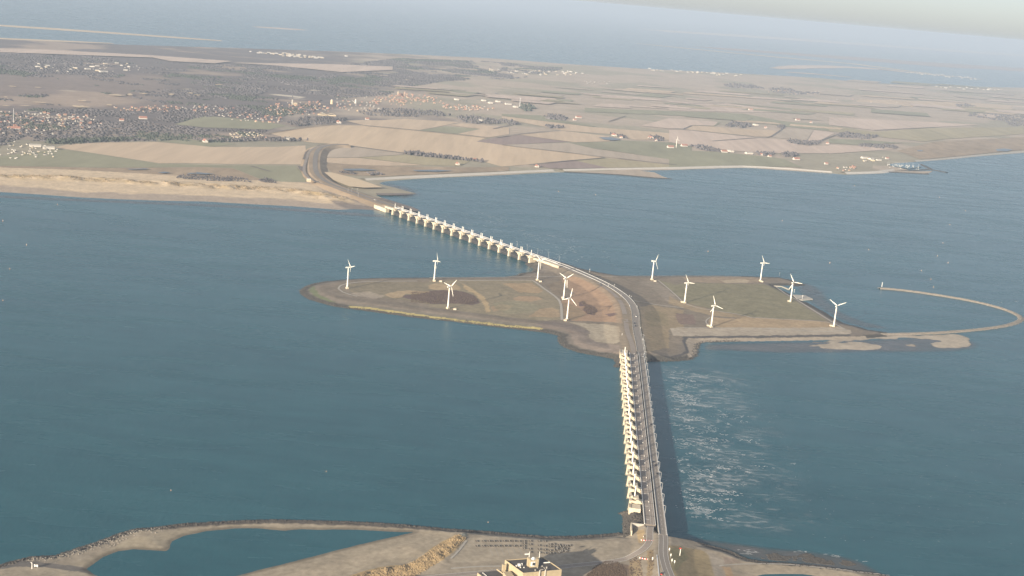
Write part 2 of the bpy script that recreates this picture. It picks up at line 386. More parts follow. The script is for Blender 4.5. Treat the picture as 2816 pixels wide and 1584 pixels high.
# ---- fields, traced one by one
fields = [
 ('beige', [(150, 405), (190, 396), (280, 392), (430, 390), (590, 404), (760, 404), (840, 400), (842, 425), (838, 440), (830, 452), (640, 451), (500, 448), (440, 449), (330, 432), (250, 420)]),
 ('green', [(-300, 420), (0, 430), (160, 410), (250, 420), (330, 433), (440, 450), (560, 453), (690, 456), (690, 463), (560, 459), (300, 461), (0, 456), (-300, 445)]),
 ('green', [(650, 454), (812, 456), (835, 480), (880, 500), (740, 501), (690, 482), (640, 462)]),
 ('marsh', [(-300, 447), (0, 457), (300, 462), (560, 460), (640, 463), (690, 483), (740, 502), (560, 492), (400, 482), (200, 471), (0, 465), (-300, 455)]),
 ('green', [(430, 388), (520, 384), (650, 396), (580, 404)]),
 ('green', [(560, 318), (700, 330), (790, 345), (740, 356), (560, 350), (480, 342)]),
 ('tan', [(740, 366), (800, 355), (880, 344), (998, 345), (1153, 359), (1341, 378), (1311, 389), (1400, 399), (1666, 432), (1457, 452), (1380, 458), (1328, 444), (1112, 423), (1082, 416), (953, 399), (920, 396), (860, 392), (800, 384)]),
 ('greybeige', C(r3, [(0, 965), (180, 968), (860, 1055), (1030, 1078), (1000, 1100), (350, 1138), (0, 1145), (-280, 1130), (-300, 1020), (-200, 975)])),
 ('olive', C(r3, [(350, 1142), (1040, 1106), (2000, 1200), (1850, 1270), (1350, 1255)])),
 ('beige', C(r3, [(-260, 1145), (0, 1150), (330, 1147), (1330, 1258), (800, 1268), (300, 1250), (0, 1228), (-250, 1200)])),
 ('marsh', C(r3, [(-200, 1215), (0, 1232), (800, 1272), (1900, 1288), (2576, 1282), (2576, 1340), (1800, 1372), (700, 1420), (0, 1395)])),
 ('green', C(r3, [(1250, 742), (1640, 680), (2150, 722), (1810, 792)])),
 ('beige', C(r3, [(160, 600), (420, 590), (700, 592), (1030, 572), (1850, 622), (1640, 667), (1250, 740), (430, 665)])),
 ('beige', C(r3, [(1690, 665), (1870, 640), (2430, 690), (2576, 700), (2576, 800), (2270, 848), (1822, 792), (2155, 722)])),
 ('mauve', [(1311, 389), (1360, 378), (1428, 371), (1563, 390), (1476, 394), (1380, 398)]),
 ('beige', C(r4, [(262, 778), (850, 722), (1530, 800), (1542, 873), (1040, 885), (620, 830)])),
 ('green', C(r4, [(0, 482), (550, 502), (900, 582), (1350, 657), (1300, 667), (800, 606), (0, 508)])),
 ('beige', C(r4, [(0, 512), (800, 608), (1300, 670), (2484, 762), (2484, 850), (1900, 850), (1550, 770), (900, 722), (0, 545)])),
 ('green', C(r4, [(952, 892), (1550, 877), (1700, 857), (2484, 892), (2700, 930), (2700, 1180), (1750, 1032), (1300, 972)])),
 ('greybeige', C(r4, [(0, 922), (700, 897), (950, 893), (1300, 975), (2484, 1142), (2484, 1200), (1482, 1095)])),
 ('mauve', C(r4, [(450, 1205), (1000, 1142), (1500, 1230), (1700, 1250), (700, 1260)])),
 ('olive', C(r4, [(1012, 1137), (1482, 1107), (2484, 1217), (2484, 1240), (1500, 1248)])),
 ('green', C(r5, [(0, 992), (700, 1022), (1480, 1100), (1650, 1130), (1900, 1240), (1100, 1226), (0, 1242)])),
 ('pink', C(r5, [(0, 702), (200, 702), (1250, 822), (1660, 852), (1700, 892), (1950, 937), (2484, 932), (2484, 1040), (1500, 1042), (1000, 1012), (700, 980), (400, 960), (0, 880)])),
 ('beige', C(r5, [(330, 647), (640, 662), (830, 682), (1558, 722), (1440, 808), (1222, 803), (212, 700)])),
 ('green', C(r5, [(350, 577), (740, 602), (650, 657), (262, 632)])),
 ('greybeige', C(r5, [(1640, 692), (2058, 712), (1958, 860), (1462, 815)])),
 ('pink', C(r5, [(2062, 714), (2360, 752), (2150, 860), (1972, 865)])),
 ('green', C(r5, [(1080, 492), (1600, 582), (2484, 672), (2484, 745), (1650, 660), (1000, 560)])),
 ('green', C(r5, [(-1200, 395), (0, 440), (700, 462), (1078, 482), (1500, 562), (0, 502), (-1200, 450)])),
 ('pink', C(r5, [(0, 352), (800, 332), (1800, 460), (1100, 460), (0, 430)])),
 ('green', C(r5, [(840, 322), (2484, 472), (2700, 520), (1900, 440), (1000, 347)])),
 ('pink', C(r5, [(0, 542), (700, 598), (640, 650), (330, 640), (200, 690), (0, 690), (-400, 650)])),
 ('olive', C(r6, [(0, 412), (600, 492), (1300, 442), (2576, 432), (2576, 520), (1500, 590), (1250, 620), (700, 562), (0, 482)])),
 ('green', C(r6, [(0, 582), (500, 602), (1000, 640), (380, 665), (0, 640)])),
 ('pink', C(r6, [(0, 662), (500, 690), (900, 720), (0, 780)])),
 ('marsh', C(r6, [(900, 742), (1400, 622), (2576, 562), (2800, 640), (2700, 715), (1300, 850), (1200, 850)])),
 ('pink', C(r6, [(0, 300), (900, 340), (2000, 400), (1300, 435), (600, 470), (0, 400)])),
 ('beige', C(r6, [(400, 60), (1700, 100), (2576, 150), (2576, 250), (1500, 170), (300, 130)])),
]
# narrow strips of farmland that run back to the far coast
def strips(box, n, pal, seed):
    r = random.Random(seed); out = []
    x0, y0, x1, y1 = box
    for i in range(n):
        x = r.uniform(x0, x1); y = r.uniform(y0, y1) ; k = (y - y0) / (y1 - y0)
        w = r.uniform(60, 190); h = r.uniform(2.5, 7) * (0.5 + 0.9 * k); sl = 0.075
        y2 = y + (x - x0) * sl
        out.append((r.choice(pal), [(x, y2), (x + w, y2 + w * sl), (x + w + r.uniform(-30, 30), y2 + h + w * sl), (x + r.uniform(-30, 20), y2 + h)]))
    return out
fields += strips((1420, 202, 2300, 285), 46, ['pink', 'beige', 'green', 'greybeige', 'pink', 'olive', 'tan'], 3)
fields += strips((2250, 205, 2800, 290), 30, ['pink', 'beige', 'green', 'greybeige', 'pink', 'olive'], 5)
fields += strips((1050, 226, 1500, 250), 14, ['pink', 'green', 'greybeige', 'olive'], 6)
fields += [('pink', [(0, 133), (120, 136), (290, 145), (420, 152), (640, 168), (590, 174), (470, 168), (420, 158), (250, 152), (0, 143)]),
           ('pink', [(640, 172), (900, 176), (1080, 183), (1080, 192), (940, 198), (760, 180)])]
for i, (c, pl) in enumerate(fields):
    sheet('field', P2(pl, 2.6 + 0.05 * i), 2.6 + 0.05 * i, c)
ditches = [C(r3, [(420, 668), (1250, 745), (2260, 850)]), C(r4, [(-80, 820), (250, 765), (600, 730), (820, 720)]), C(r4, [(0, 920), (480, 978), (960, 1030), (1460, 1098)]),
  C(r4, [(1520, 588), (1760, 508)]), C(r4, [(-120, 690), (130, 636)]), C(r5, [(0, 700), (200, 702), (1220, 808)]), C(r5, [(620, 865), (1220, 822), (1440, 812), (1620, 690)]), C(r5, [(0, 360), (330, 335), (800, 322)]),
  C(r5, [(200, 700), (320, 645)]), C(r3, [(180, 960), (500, 1005), (1030, 1075)]), C(r5, [(2150, 862), (2370, 780), (2484, 740)]), C(r4, [(1660, 1112), (2484, 1205)]), C(r6, [(600, 470), (1000, 450), (1400, 430)]), C(r4, [(400, 1200), (900, 1150), (1460, 1105)]),
  [(730, 367), (820, 352), (920, 341)], [(690, 456), (740, 470)]]
for d in ditches:
    strip('ditch', resample(P2(d, 6.0), 120), 6.0, [(-5, 0), (5, 0)], 'ditch', kind='structure')
for pl in (C(r3, [(120, 1310), (400, 1305), (640, 1330), (400, 1338), (150, 1332)]), C(r3, [(1150, 1330), (1500, 1322), (1750, 1335), (1500, 1352), (1200, 1345)]), C(r4, [(1380, 815), (1560, 812), (1700, 845), (1580, 858), (1450, 845)]),
           C(r6, [(2200, 720), (2320, 712), (2430, 728), (2350, 750), (2220, 745)]), C(r6, [(1160, 735), (1240, 733), (1230, 748), (1170, 748)]), C((0, 440, 4.6), [(1990, 158), (2080, 146), (2160, 156), (2060, 166)]), C((0, 440, 4.6), [(1590, 112), (1880, 104), (1850, 116), (1640, 120)]),
           C((0, 440, 4.6), [(2360, 165), (2470, 160), (2490, 168), (2400, 176)]), C((540, 440, 4.6), [(0, 150), (120, 165), (230, 170), (120, 180), (0, 175)])):
    sheet('pond', P2(pl, 6.4), 6.4, 'pond')

# ---- beach and dunes on the sea side
shore = [(-500, 490), (-200, 514), (0, 528), (110, 535), (220, 543), (330, 548), (440, 552), (560, 554), (700, 562), (800, 567), (880, 573), (930, 577), (975, 575), (1020, 577), (1060, 583), (1085, 588), (1090, 575), (1060, 562), (1020, 548), (980, 536), (950, 526)]
back = [(950, 526), (900, 517), (800, 503), (700, 498), (560, 490), (400, 480), (200, 469), (0, 463), (-500, 440)]
foot_px = [(-500, 462), (0, 494), (180, 500), (360, 510), (560, 520), (700, 529), (850, 541), (930, 551)]
shore_w = P2(shore, 0); bw = P2(shore + back[1:], 0); foot_w = P2(foot_px, 3)
crest_w = P2([(-500, 450), (0, 482), (200, 487), (400, 499), (560, 507), (700, 515), (800, 521), (900, 535), (935, 546)], 8)
def hb(x, y, s):
    ds = pdist(x, y, shore_w); dc = pdist(x, y, crest_w)
    dun = np.exp(-(dc / 42.0) ** 2); n = fbm(x, y, 34, 8, 4); n2 = np.abs(fbm(x, y, 60, 18, 3) - .5) * 2
    h = np.minimum(ds * 0.030, 3.2) + dun * (2.0 + 17 * np.clip(n - .25, 0, 1) - 6 * n2)
    return np.where(s > 0, np.maximum(h, np.minimum(ds * .03, 1.5)), np.where(ds < 60, np.maximum(-2, s * .05), 2.4))
def cb(x, y, z, s):
    ds = pdist(x, y, shore_w); dc = pdist(x, y, crest_w); n = fbm(x, y, 60, 9)
    b = np.empty((len(x), 3)); b[:] = (0.57, 0.445, 0.30)
    wet = smooth(105, 75, ds + (n - .5) * 60); b = b * (1 - wet[:, None]) + np.array((0.36, 0.29, 0.225)) * wet[:, None]
    d = np.exp(-(dc / 45.0) ** 2); g = d * smooth(.35, .6, fbm(x, y, 22, 4)); b = b * (1 - g[:, None]) + np.array((0.40, 0.295, 0.16)) * g[:, None]
    zones = [(C((540, 440, 4.6), [(1690, 515), (1820, 510), (1950, 560), (2200, 590), (2330, 600), (2520, 660), (2480, 690), (2150, 640), (1900, 620), (1780, 570)]), (0.20, 0.165, 0.14), .9)]
    return paint(x, y, z, b, zones)
terrain('beach', bw, 7.0, hb, cb, 'terrain', margin=20)
qd = P2([(rng.uniform(-100, 930), 0) for _ in range(1)], 3)
ii = rng.integers(0, 600, 5200); cr_ = resample(crest_w, 4); ii = rng.integers(0, len(cr_), 5200); qd = cr_[ii] + rng.normal(0, 20, (5200, 2)); xs_, ys_ = np.ascontiguousarray(qd[:, 0]), np.ascontiguousarray(qd[:, 1])
zd = hb(xs_, ys_, sdist(xs_, ys_, bw)); kk_ = (fbm(xs_, ys_, 26, 99) > .5) & (zd > 2.5)
blobs('dune_grass', np.c_[qd[kk_], zd[kk_] - .3], rng.uniform(1.2, 3.2, kk_.sum()), rng.uniform(.8, 2.0, kk_.sum()), 'marram', 91, 'tufted tan grass on the crest of the long beach dunes', 'dune grass')
sand = sheet('sand_field', P2([(891, 473), (912, 474), (985, 492), (1053, 515), (1000, 516), (960, 512), (917, 495)], 8), 8.0, 'sand')

sheet('stone_spit', P2([(1032, 546), (1052, 544), (1090, 556), (1130, 568), (1152, 577), (1147, 581), (1125, 580), (1095, 570), (1060, 558)], 3.4), 3.4, 'rock_slab')
sheet('stone_spit', P2([(1032, 531), (1060, 531), (1100, 531), (1150, 532), (1120, 535), (1075, 537), (1040, 536)], 3.3), 3.3, 'rock_slab')
for cx_, cy_, rx_, ry_ in ((318, 261, 22, 2.2), (358, 259, 8, 2.4), (395, 257, 12, 1.4), (472, 259, 10, 2.2), (525, 256, 9, 1.8), (545, 261, 10, 1.6), (226, 276, 16, 1.6), (112, 281, 22, 1.3), (222, 293, 28, 3.4), (16, 290, 12, 1.0), (70, 290, 16, 1.0), (35, 237, 14, 1.0), (105, 240, 12, 1.0), (300, 288, 10, 1.6), (15, 266, 8, 1.0), (600, 232, 12, 1.2)):
    a_ = np.linspace(0, 2 * np.pi, 15)[:-1]; k_ = rng.uniform(.5, 1.2, 14)
    sheet('bare_sand', P2(np.c_[cx_ + rx_ * k_ * np.cos(a_), cy_ + ry_ * k_ * np.sin(a_) + rx_ * k_ * np.cos(a_) * .06], 9.0), 9.0, 'sand')
# ---- pale sea dike along the right-hand shore
dk = [P2(resample([(1000, 493.5), (1160, 484.5), (1300, 478.5), (1518, 468)], 60), 3), P2(resample([(1545, 467.5), (1700, 464), (1840, 462), (2000, 457.5), (2060, 457), (2160, 463.5), (2286, 473)], 60), 3),
      P2(resample([(2320, 475.5), (2400, 473.5), (2422, 472), (2428, 469), (2455, 467)], 30), 3), P2(resample([(2515, 442), (2600, 436), (2700, 426), (2816, 416), (2950, 409)], 60), 3)]
for i, L in enumerate(dk):
    o = strip('sea_dike', L, 0, [(26, -0.5), (11, 3.6), (6, 6.4), (-2, 6.4), (-24, 2.2)] if i < 3 else [(14, -0.5), (4, 3.6), (-4, 3.6), (-16, 2)], 'dike' if i < 3 else 'concrete_grey')
    tag(o, ['pale revetment dike left of the notch in the far shore', 'long pale revetment dike curving along the far right shore', 'short pale dike in front of the little harbour village', 'thin dark-edged dike running to the right edge of the photo'][i], 'dike')
for nm, lb, ln, hh in (('mole', 'low dark bar running out from the notch in the far dike', [(1550, 473), (1640, 477), (1700, 481), (1790, 489), (1846, 492)], 1.6),
                   ('mole', 'dark mole on the near side of the little harbour', [(2440, 473), (2500, 476), (2553, 479)], 2.2),
                   ('mole', 'hooked outer mole at the harbour mouth', [(2500, 470), (2553, 466), (2580, 470), (2604, 475)], 2.6),
                   ('mole', 'short inner mole beside the moored boats', [(2532, 452), (2548, 459), (2562, 467)], 2.2)):
    o = strip(nm, resample(P2(ln, 0), 20), 0, [(14, -.6), (5, hh), (-5, hh), (-14, -.6)], 'rock'); tag(o, lb, 'mole')
sheet('mud_flat', P2([(1545, 472), (1620, 470), (1760, 469), (1800, 474), (1820, 484), (1840, 491), (1790, 487), (1700, 479), (1600, 475)], .5), 0.5, 'greybeige')
sheet('mud_flat', P2([(2440, 473), (2470, 470), (2530, 471), (2565, 470), (2555, 476), (2530, 477), (2490, 475)], .5), 0.5, 'greybeige')
sheet('mud_flat', P2([(2450, 457), (2478, 462), (2500, 468), (2455, 470), (2430, 470), (2400, 462), (2400, 455)], 2.9), 2.9, 'greybeige')
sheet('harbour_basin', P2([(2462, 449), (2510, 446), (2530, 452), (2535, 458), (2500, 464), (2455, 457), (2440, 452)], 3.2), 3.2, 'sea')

# ---- sandbanks and lands beyond
def bank(name, ln, w, m, z=1.0):
    L = resample(P2(ln, z), 200); k = len(L); t = np.linspace(0, 1, k)
    ww = w * (0.25 + np.sin(np.pi * np.clip(t, .02, .98)) ** .5 * (0.6 + .8 * fbm(L[:, 0], L[:, 1], 900, 3)))
    d = np.gradient(L, axis=0); d /= np.linalg.norm(d, axis=1)[:, None]; nr = np.stack([d[:, 1], -d[:, 0]], 1)
    sheet(name, np.r_[L + nr * ww[:, None], (L - nr * ww[:, None])[::-1]], z, m)
bank('sandbank', [(-300, 50), (0, 70), (200, 83), (400, 97), (610, 112)], 120, 'sand')
bank('north_beach', [(-300, 84), (0, 106), (150, 112), (310, 119)], 70, 'sand', 3)
bank('sandbank', [(700, 74), (840, 82)], 160, 'pink')
bank('dam', [(1750, 119), (1800, 124), (1960, 140), (2150, 158), (2345, 175), (2480, 193), (2560, 202)], 150, 'sand', 4)
bank('far_coast', [(1950, 132), (2100, 142), (2300, 158), (2500, 172), (2816, 192), (3100, 210)], 900, 'mauve', 2)
bank('far_coast', [(1800, 84), (2060, 100), (2300, 116), (2600, 138), (2816, 152), (3100, 170)], 1400, 'pink', 2)
bank('dam_island', [(2130, 188), (2200, 184), (2300, 183), (2430, 190), (2480, 197), (2600, 208), (2700, 218)], 170, 'pink', 3)
bank('far_spit', [(2160, 198), (2240, 203), (2340, 212)], 90, 'pink', 3)

# ---- the road that leaves the far barrier and bends inland
def main_road(name, px, z, w, m='asphalt'):
    L = chaikin(P2(px, z), 3); return strip(name, resample(L, 12), z, [(-w, 0), (w, 0)], m, kind='structure'), L
inland = [(1098, 571.5), (1073, 563), (1028, 547.5), (982, 531.5), (937, 516), (906, 504), (886, 492), (873, 480), (867, 466), (866, 450), (867, 436), (869, 421), (879, 406), (899, 400), (926, 396.5), (960, 398)]
strip('embankment', resample(chaikin(P2(inland, 11), 2), 20), 0, [(-52, 2), (-22, 11), (18, 11), (46, 2)], 'marsh', kind='structure')
main_road('road', inland, 11.6, 8.5)
main_road('service_road', [(1050, 562), (1000, 545), (950, 528), (905, 510), (860, 497), (838, 480), (835, 462), (842, 440), (850, 415), (872, 402), (905, 398)], 11.3, 5, 'asphalt2')
for i, ln in enumerate([[(835, 438), (841, 420), (850, 412), (878, 399), (900, 396)], [(891, 449), (883, 430), (884, 418), (897, 407), (928, 399)]]):
    strip('ditch', resample(P2(ln, 7), 20), 7, [(-4, 0), (4, 0)], 'ditch', kind='structure')
sheet('pond', P2([(875, 440), (884, 443), (890, 449), (884, 453), (876, 452)], 7.1), 7.1, 'ditch')
sheet('pond', P2([(818, 455), (833, 458), (832, 472), (824, 466)], 7.2), 7.2, 'ditch')

# ================================================================== FARM AND TOWN
def scatter_px(poly, spacing, z, seed, cond=None):
    w = P2(poly, z); r = np.random.default_rng(seed); lo = w.min(0); hi = w.max(0); n = int((hi[0] - lo[0]) * (hi[1] - lo[1]) / spacing ** 2)
    q = r.uniform(lo, hi, (n, 2)); k = inpoly(q[:, 0], q[:, 1], w); q = q[k]
    if cond is not None: q = q[cond(q[:, 0], q[:, 1])]
    return np.c_[q, np.full(len(q), z)]

woods_px = [(-150, 128), (300, 146), (420, 160), (560, 178), (900, 182), (1100, 160), (1350, 170), (1550, 186), (1500, 205), (1420, 216), (1230, 222), (1120, 240), (1060, 262), (960, 268), (880, 288), (860, 310), (760, 322), (590, 318), (470, 340), (560, 352), (740, 358), (660, 390), (560, 392), (480, 385), (420, 388), (260, 392), (130, 402), (60, 396), (-150, 410)]
def clearing(x, y):
    n = fbm(x, y, 420, 5); n2 = fbm(x, y, 130, 61); px, py = PX(x, y, np.full_like(x, 3.0))
    heath = smooth(560, 380, px + (n2 - .5) * 300) * smooth(196, 214, py) * smooth(304, 290, py) + smooth(760, 500, px) * smooth(146, 150, py) * smooth(182, 170, py) * .6
    return (n * .6 + n2 * .4) > 0.43 + .10 * vnoise(x, y, 900, 9) + .10 * heath
pw = scatter_px(woods_px, 16, 3, 1, clearing)
d = np.hypot(pw[:, 0], pw[:, 1]); keep = rng.uniform(size=len(pw)) < np.clip((9500 / d) ** 1.5, 0, 1); pw = pw[keep]; d = d[keep]
ev = fbm(pw[:, 0], pw[:, 1], 240, 77) > .60
sc = np.clip(d / 8000, .8, 1.8)
blobs('bare_woodland', pw[~ev], rng.uniform(6, 12, (~ev).sum()) * sc[~ev], rng.uniform(2.5, 6, (~ev).sum()) * sc[~ev] ** .5, 'wood_bare', 2, 'grey-brown leafless woodland spread over the far island on the left', 'woodland')
blobs('evergreen_woodland', pw[ev], rng.uniform(4.5, 9, ev.sum()) * sc[ev], rng.uniform(3, 7, ev.sum()) * sc[ev] ** .5, 'wood_ever', 3, 'dark evergreen patches inside the far woodland', 'woodland')

copses = [
 ('dark copse right of the white works at the town edge', C(r4, [(280, 350), (400, 340), (490, 400), (420, 450), (250, 450)]), 'wood_ever', 60),
 ('long grey copse beside the lone white farm in the mid fields', C(r3, [(1780, 540), (2000, 530), (2250, 580), (2576, 590), (2700, 640), (2760, 660), (2500, 660), (1930, 640)]), 'wood_bare', 150),
 ('grey hedge row running along the olive field', C(r3, [(1030, 1070), (1200, 1050), (1330, 1090), (1500, 1110), (1800, 1140), (2000, 1180), (2200, 1190), (2170, 1215), (1900, 1190), (1500, 1150), (1040, 1100)]), 'wood_bare', 130),
 ('small oval copse alone on a beige field', C(r4, [(590, 660), (640, 650), (870, 660), (890, 688), (700, 690)]), 'wood_bare', 50),
 ('grey copse left of the orange-roofed farm', C(r4, [(580, 500), (720, 490), (930, 530), (940, 575), (780, 575), (640, 560)]), 'wood_bare', 70),
 ('trees round the red-roofed farm beside the flooded pasture', C(r4, [(1540, 770), (1580, 768), (1730, 800), (1820, 840), (1700, 830)]), 'wood_bare', 25),
 ('trees round the white farmhouse left of the lone far turbine', C(r4, [(2080, 800), (2200, 800), (2310, 830), (2300, 870), (2100, 860)]), 'wood_bare', 40),
 ('dark square wood on the right-hand fields', C(r5, [(800, 660), (880, 605), (1130, 610), (1170, 660), (1040, 685)]), 'wood_bare', 80),
 ('trees at the right end of the long white barn yard', C(r5, [(1540, 650), (1640, 650), (1620, 695), (1540, 690)]), 'wood_bare', 25),
 ('hedge of trees along the dike road by the white barns', C(r5, [(300, 940), (480, 940), (780, 1010), (760, 1040), (400, 985)]), 'wood_bare', 60),
 ('trees behind the cream barn near the dike', C(r5, [(1220, 1030), (1480, 1040), (1500, 1070), (1300, 1080)]), 'wood_bare', 40),
 ('round copse on the green strip near the dike', C(r5, [(1600, 1050), (1720, 1030), (1830, 1060), (1800, 1090), (1640, 1090)]), 'wood_bare', 50),
 ('long copse round the red-roofed farm on the far right fields', C(r5, [(1670, 880), (1720, 850), (1900, 870), (2180, 870), (2200, 905), (1960, 935), (1800, 915)]), 'wood_bare', 90),
 ('wide copse right of the corner ditch', C(r6, [(90, 530), (200, 500), (450, 530), (680, 550), (500, 600), (250, 570), (100, 560)]), 'wood_bare', 110),
 ('oblong copse above the harbour', C(r6, [(330, 680), (460, 660), (720, 660), (860, 670), (910, 710), (700, 715), (480, 695)]), 'wood_bare', 80),
 ('grey copse on the far right skyline fields', C(r6, [(1680, 135), (1800, 125), (1980, 170), (1700, 165)]), 'wood_bare', 50),
 ('broad dark wood at the right edge of the far fields', C(r6, [(1800, 260), (2000, 245), (2576, 290), (2700, 420), (2400, 420), (2300, 350), (1900, 300)]), 'wood_bare', 180),
 ('long wood in front of the far village', C(r5, [(760, 80), (900, 45), (1250, 85), (1340, 120), (1100, 115), (850, 110)]), 'wood_bare', 110),
 ('trees of the far village with red roofs', C(r5, [(1380, 120), (1700, 110), (1800, 160), (2200, 190), (1800, 215), (1500, 190)]), 'wood_bare', 120),
 ('dark scrub behind the beach dunes', C((540, 440, 4.6), [(-200, 190), (0, 200), (400, 215), (640, 240), (700, 285), (500, 275), (0, 260), (-250, 230)]), 'wood_bare', 260),
 ('dark scrub mound near the bend of the road', C((540, 440, 4.6), [(780, 265), (850, 235), (940, 235), (1010, 295), (880, 290)]), 'wood_bare', 80),
 ('scrub beside the pond right of the sand field', C((540, 440, 4.6), [(1800, 150), (1980, 155), (2020, 185), (1850, 175)]), 'wood_bare', 60),
 ('rounded scrub patch above the dike end', C((540, 440, 4.6), [(2150, 165), (2300, 160), (2390, 190), (2200, 200)]), 'wood_bare', 70),
 ('dark line of trees at the foot of the caravan park', C((0, 220, 5.367), [(650, 900), (1300, 880), (1900, 860), (2000, 890), (1400, 915), (700, 945)]), 'wood_ever', 200),
 ('dark hedge below the camp of cream caravans', [(530, 385), (640, 384), (760, 380), (850, 386), (800, 390), (700, 388), (600, 390)], 'wood_bare', 140),
 ('dark trees between the town and its arched greenhouses', [(790, 338), (830, 324), (900, 322), (960, 330), (900, 340), (810, 348)], 'wood_bare', 180),
 ('tree belt below the church town', [(980, 304), (1080, 300), (1200, 305), (1240, 318), (1140, 322), (1000, 318)], 'wood_bare', 200),
]
for i, (lb, pl, m, n) in enumerate(copses):
    w = P2(pl, 3.5); r = np.random.default_rng(100 + i); lo, hi = w.min(0), w.max(0); q = r.uniform(lo, hi, (n * 6, 2)); q = q[inpoly(q[:, 0], q[:, 1], w)][:n]
    if not len(q): continue
    dd = math.hypot(*w.mean(0)); s = max(.6, dd / 9000); small = 0.45 if 'scrub' in lb else 1.0
    blobs('copse', np.c_[q, np.full(len(q), 5.0)], r.uniform(6, 12, len(q)) * s * small, r.uniform(6, 12, len(q)) * small, m, 200 + i, lb, 'copse')

# houses: plain gabled boxes with a wall part and a roof part
def house_meshes(w, l, h, rh, wm, rm):
    a = MB().box((0, 0, h / 2), (w, l, h)); x, y = w / 2, l / 2
    a.add([(-x, -y, h), (x, -y, h), (0, -y, h + rh * .97), (-x, y, h), (x, y, h), (0, y, h + rh * .97)], [(0, 1, 2), (4, 3, 5)])
    X, Yy = x + .4, y + .4; e = h - .25; t = h + rh
    b = MB().add([(-X, -Yy, e), (0, -Yy, t), (0, Yy, t), (-X, Yy, e), (X, -Yy, e), (X, Yy, e), (-X, -Yy, e + .35), (0, -Yy, t + .35), (0, Yy, t + .35), (-X, Yy, e + .35), (X, -Yy, e + .35), (X, Yy, e + .35)],
                 [(0, 1, 2, 3), (4, 5, 2, 1), (6, 9, 8, 7), (10, 7, 8, 11), (0, 3, 9, 6), (4, 10, 11, 5), (0, 6, 7, 1), (1, 7, 10, 4), (3, 2, 8, 9), (2, 5, 11, 8)])
    return a.mesh('wall', wm), b.mesh('roof', rm)
HM = {'red': [house_meshes(8, 11, 4.2, 4.5, 'wall_brick', 'roof_red'), house_meshes(9, 14, 3.6, 5, 'wall_cream', 'roof_red')],
      'brown': [house_meshes(8, 10, 4.5, 4, 'wall_brick', 'roof_brown')], 'white': [house_meshes(6, 9, 3.2, 1.3, 'wall_white', 'wall_white'), house_meshes(7, 8, 3.6, 2.6, 'wall_white', 'roof_dark')],
      'cream': [house_meshes(5, 10, 3.2, 0.9, 'wall_cream', 'wall_white')], 'hall': [house_meshes(20, 38, 7, 3, 'wall_white', 'concrete_grey'), house_meshes(16, 30, 6, 3, 'wall_cream', 'wall_white')],
      'barn': [house_meshes(16, 34, 5, 7, 'wall_white', 'roof_red')], 'farm': [house_meshes(11, 18, 4, 6, 'wall_white', 'roof_red')]}
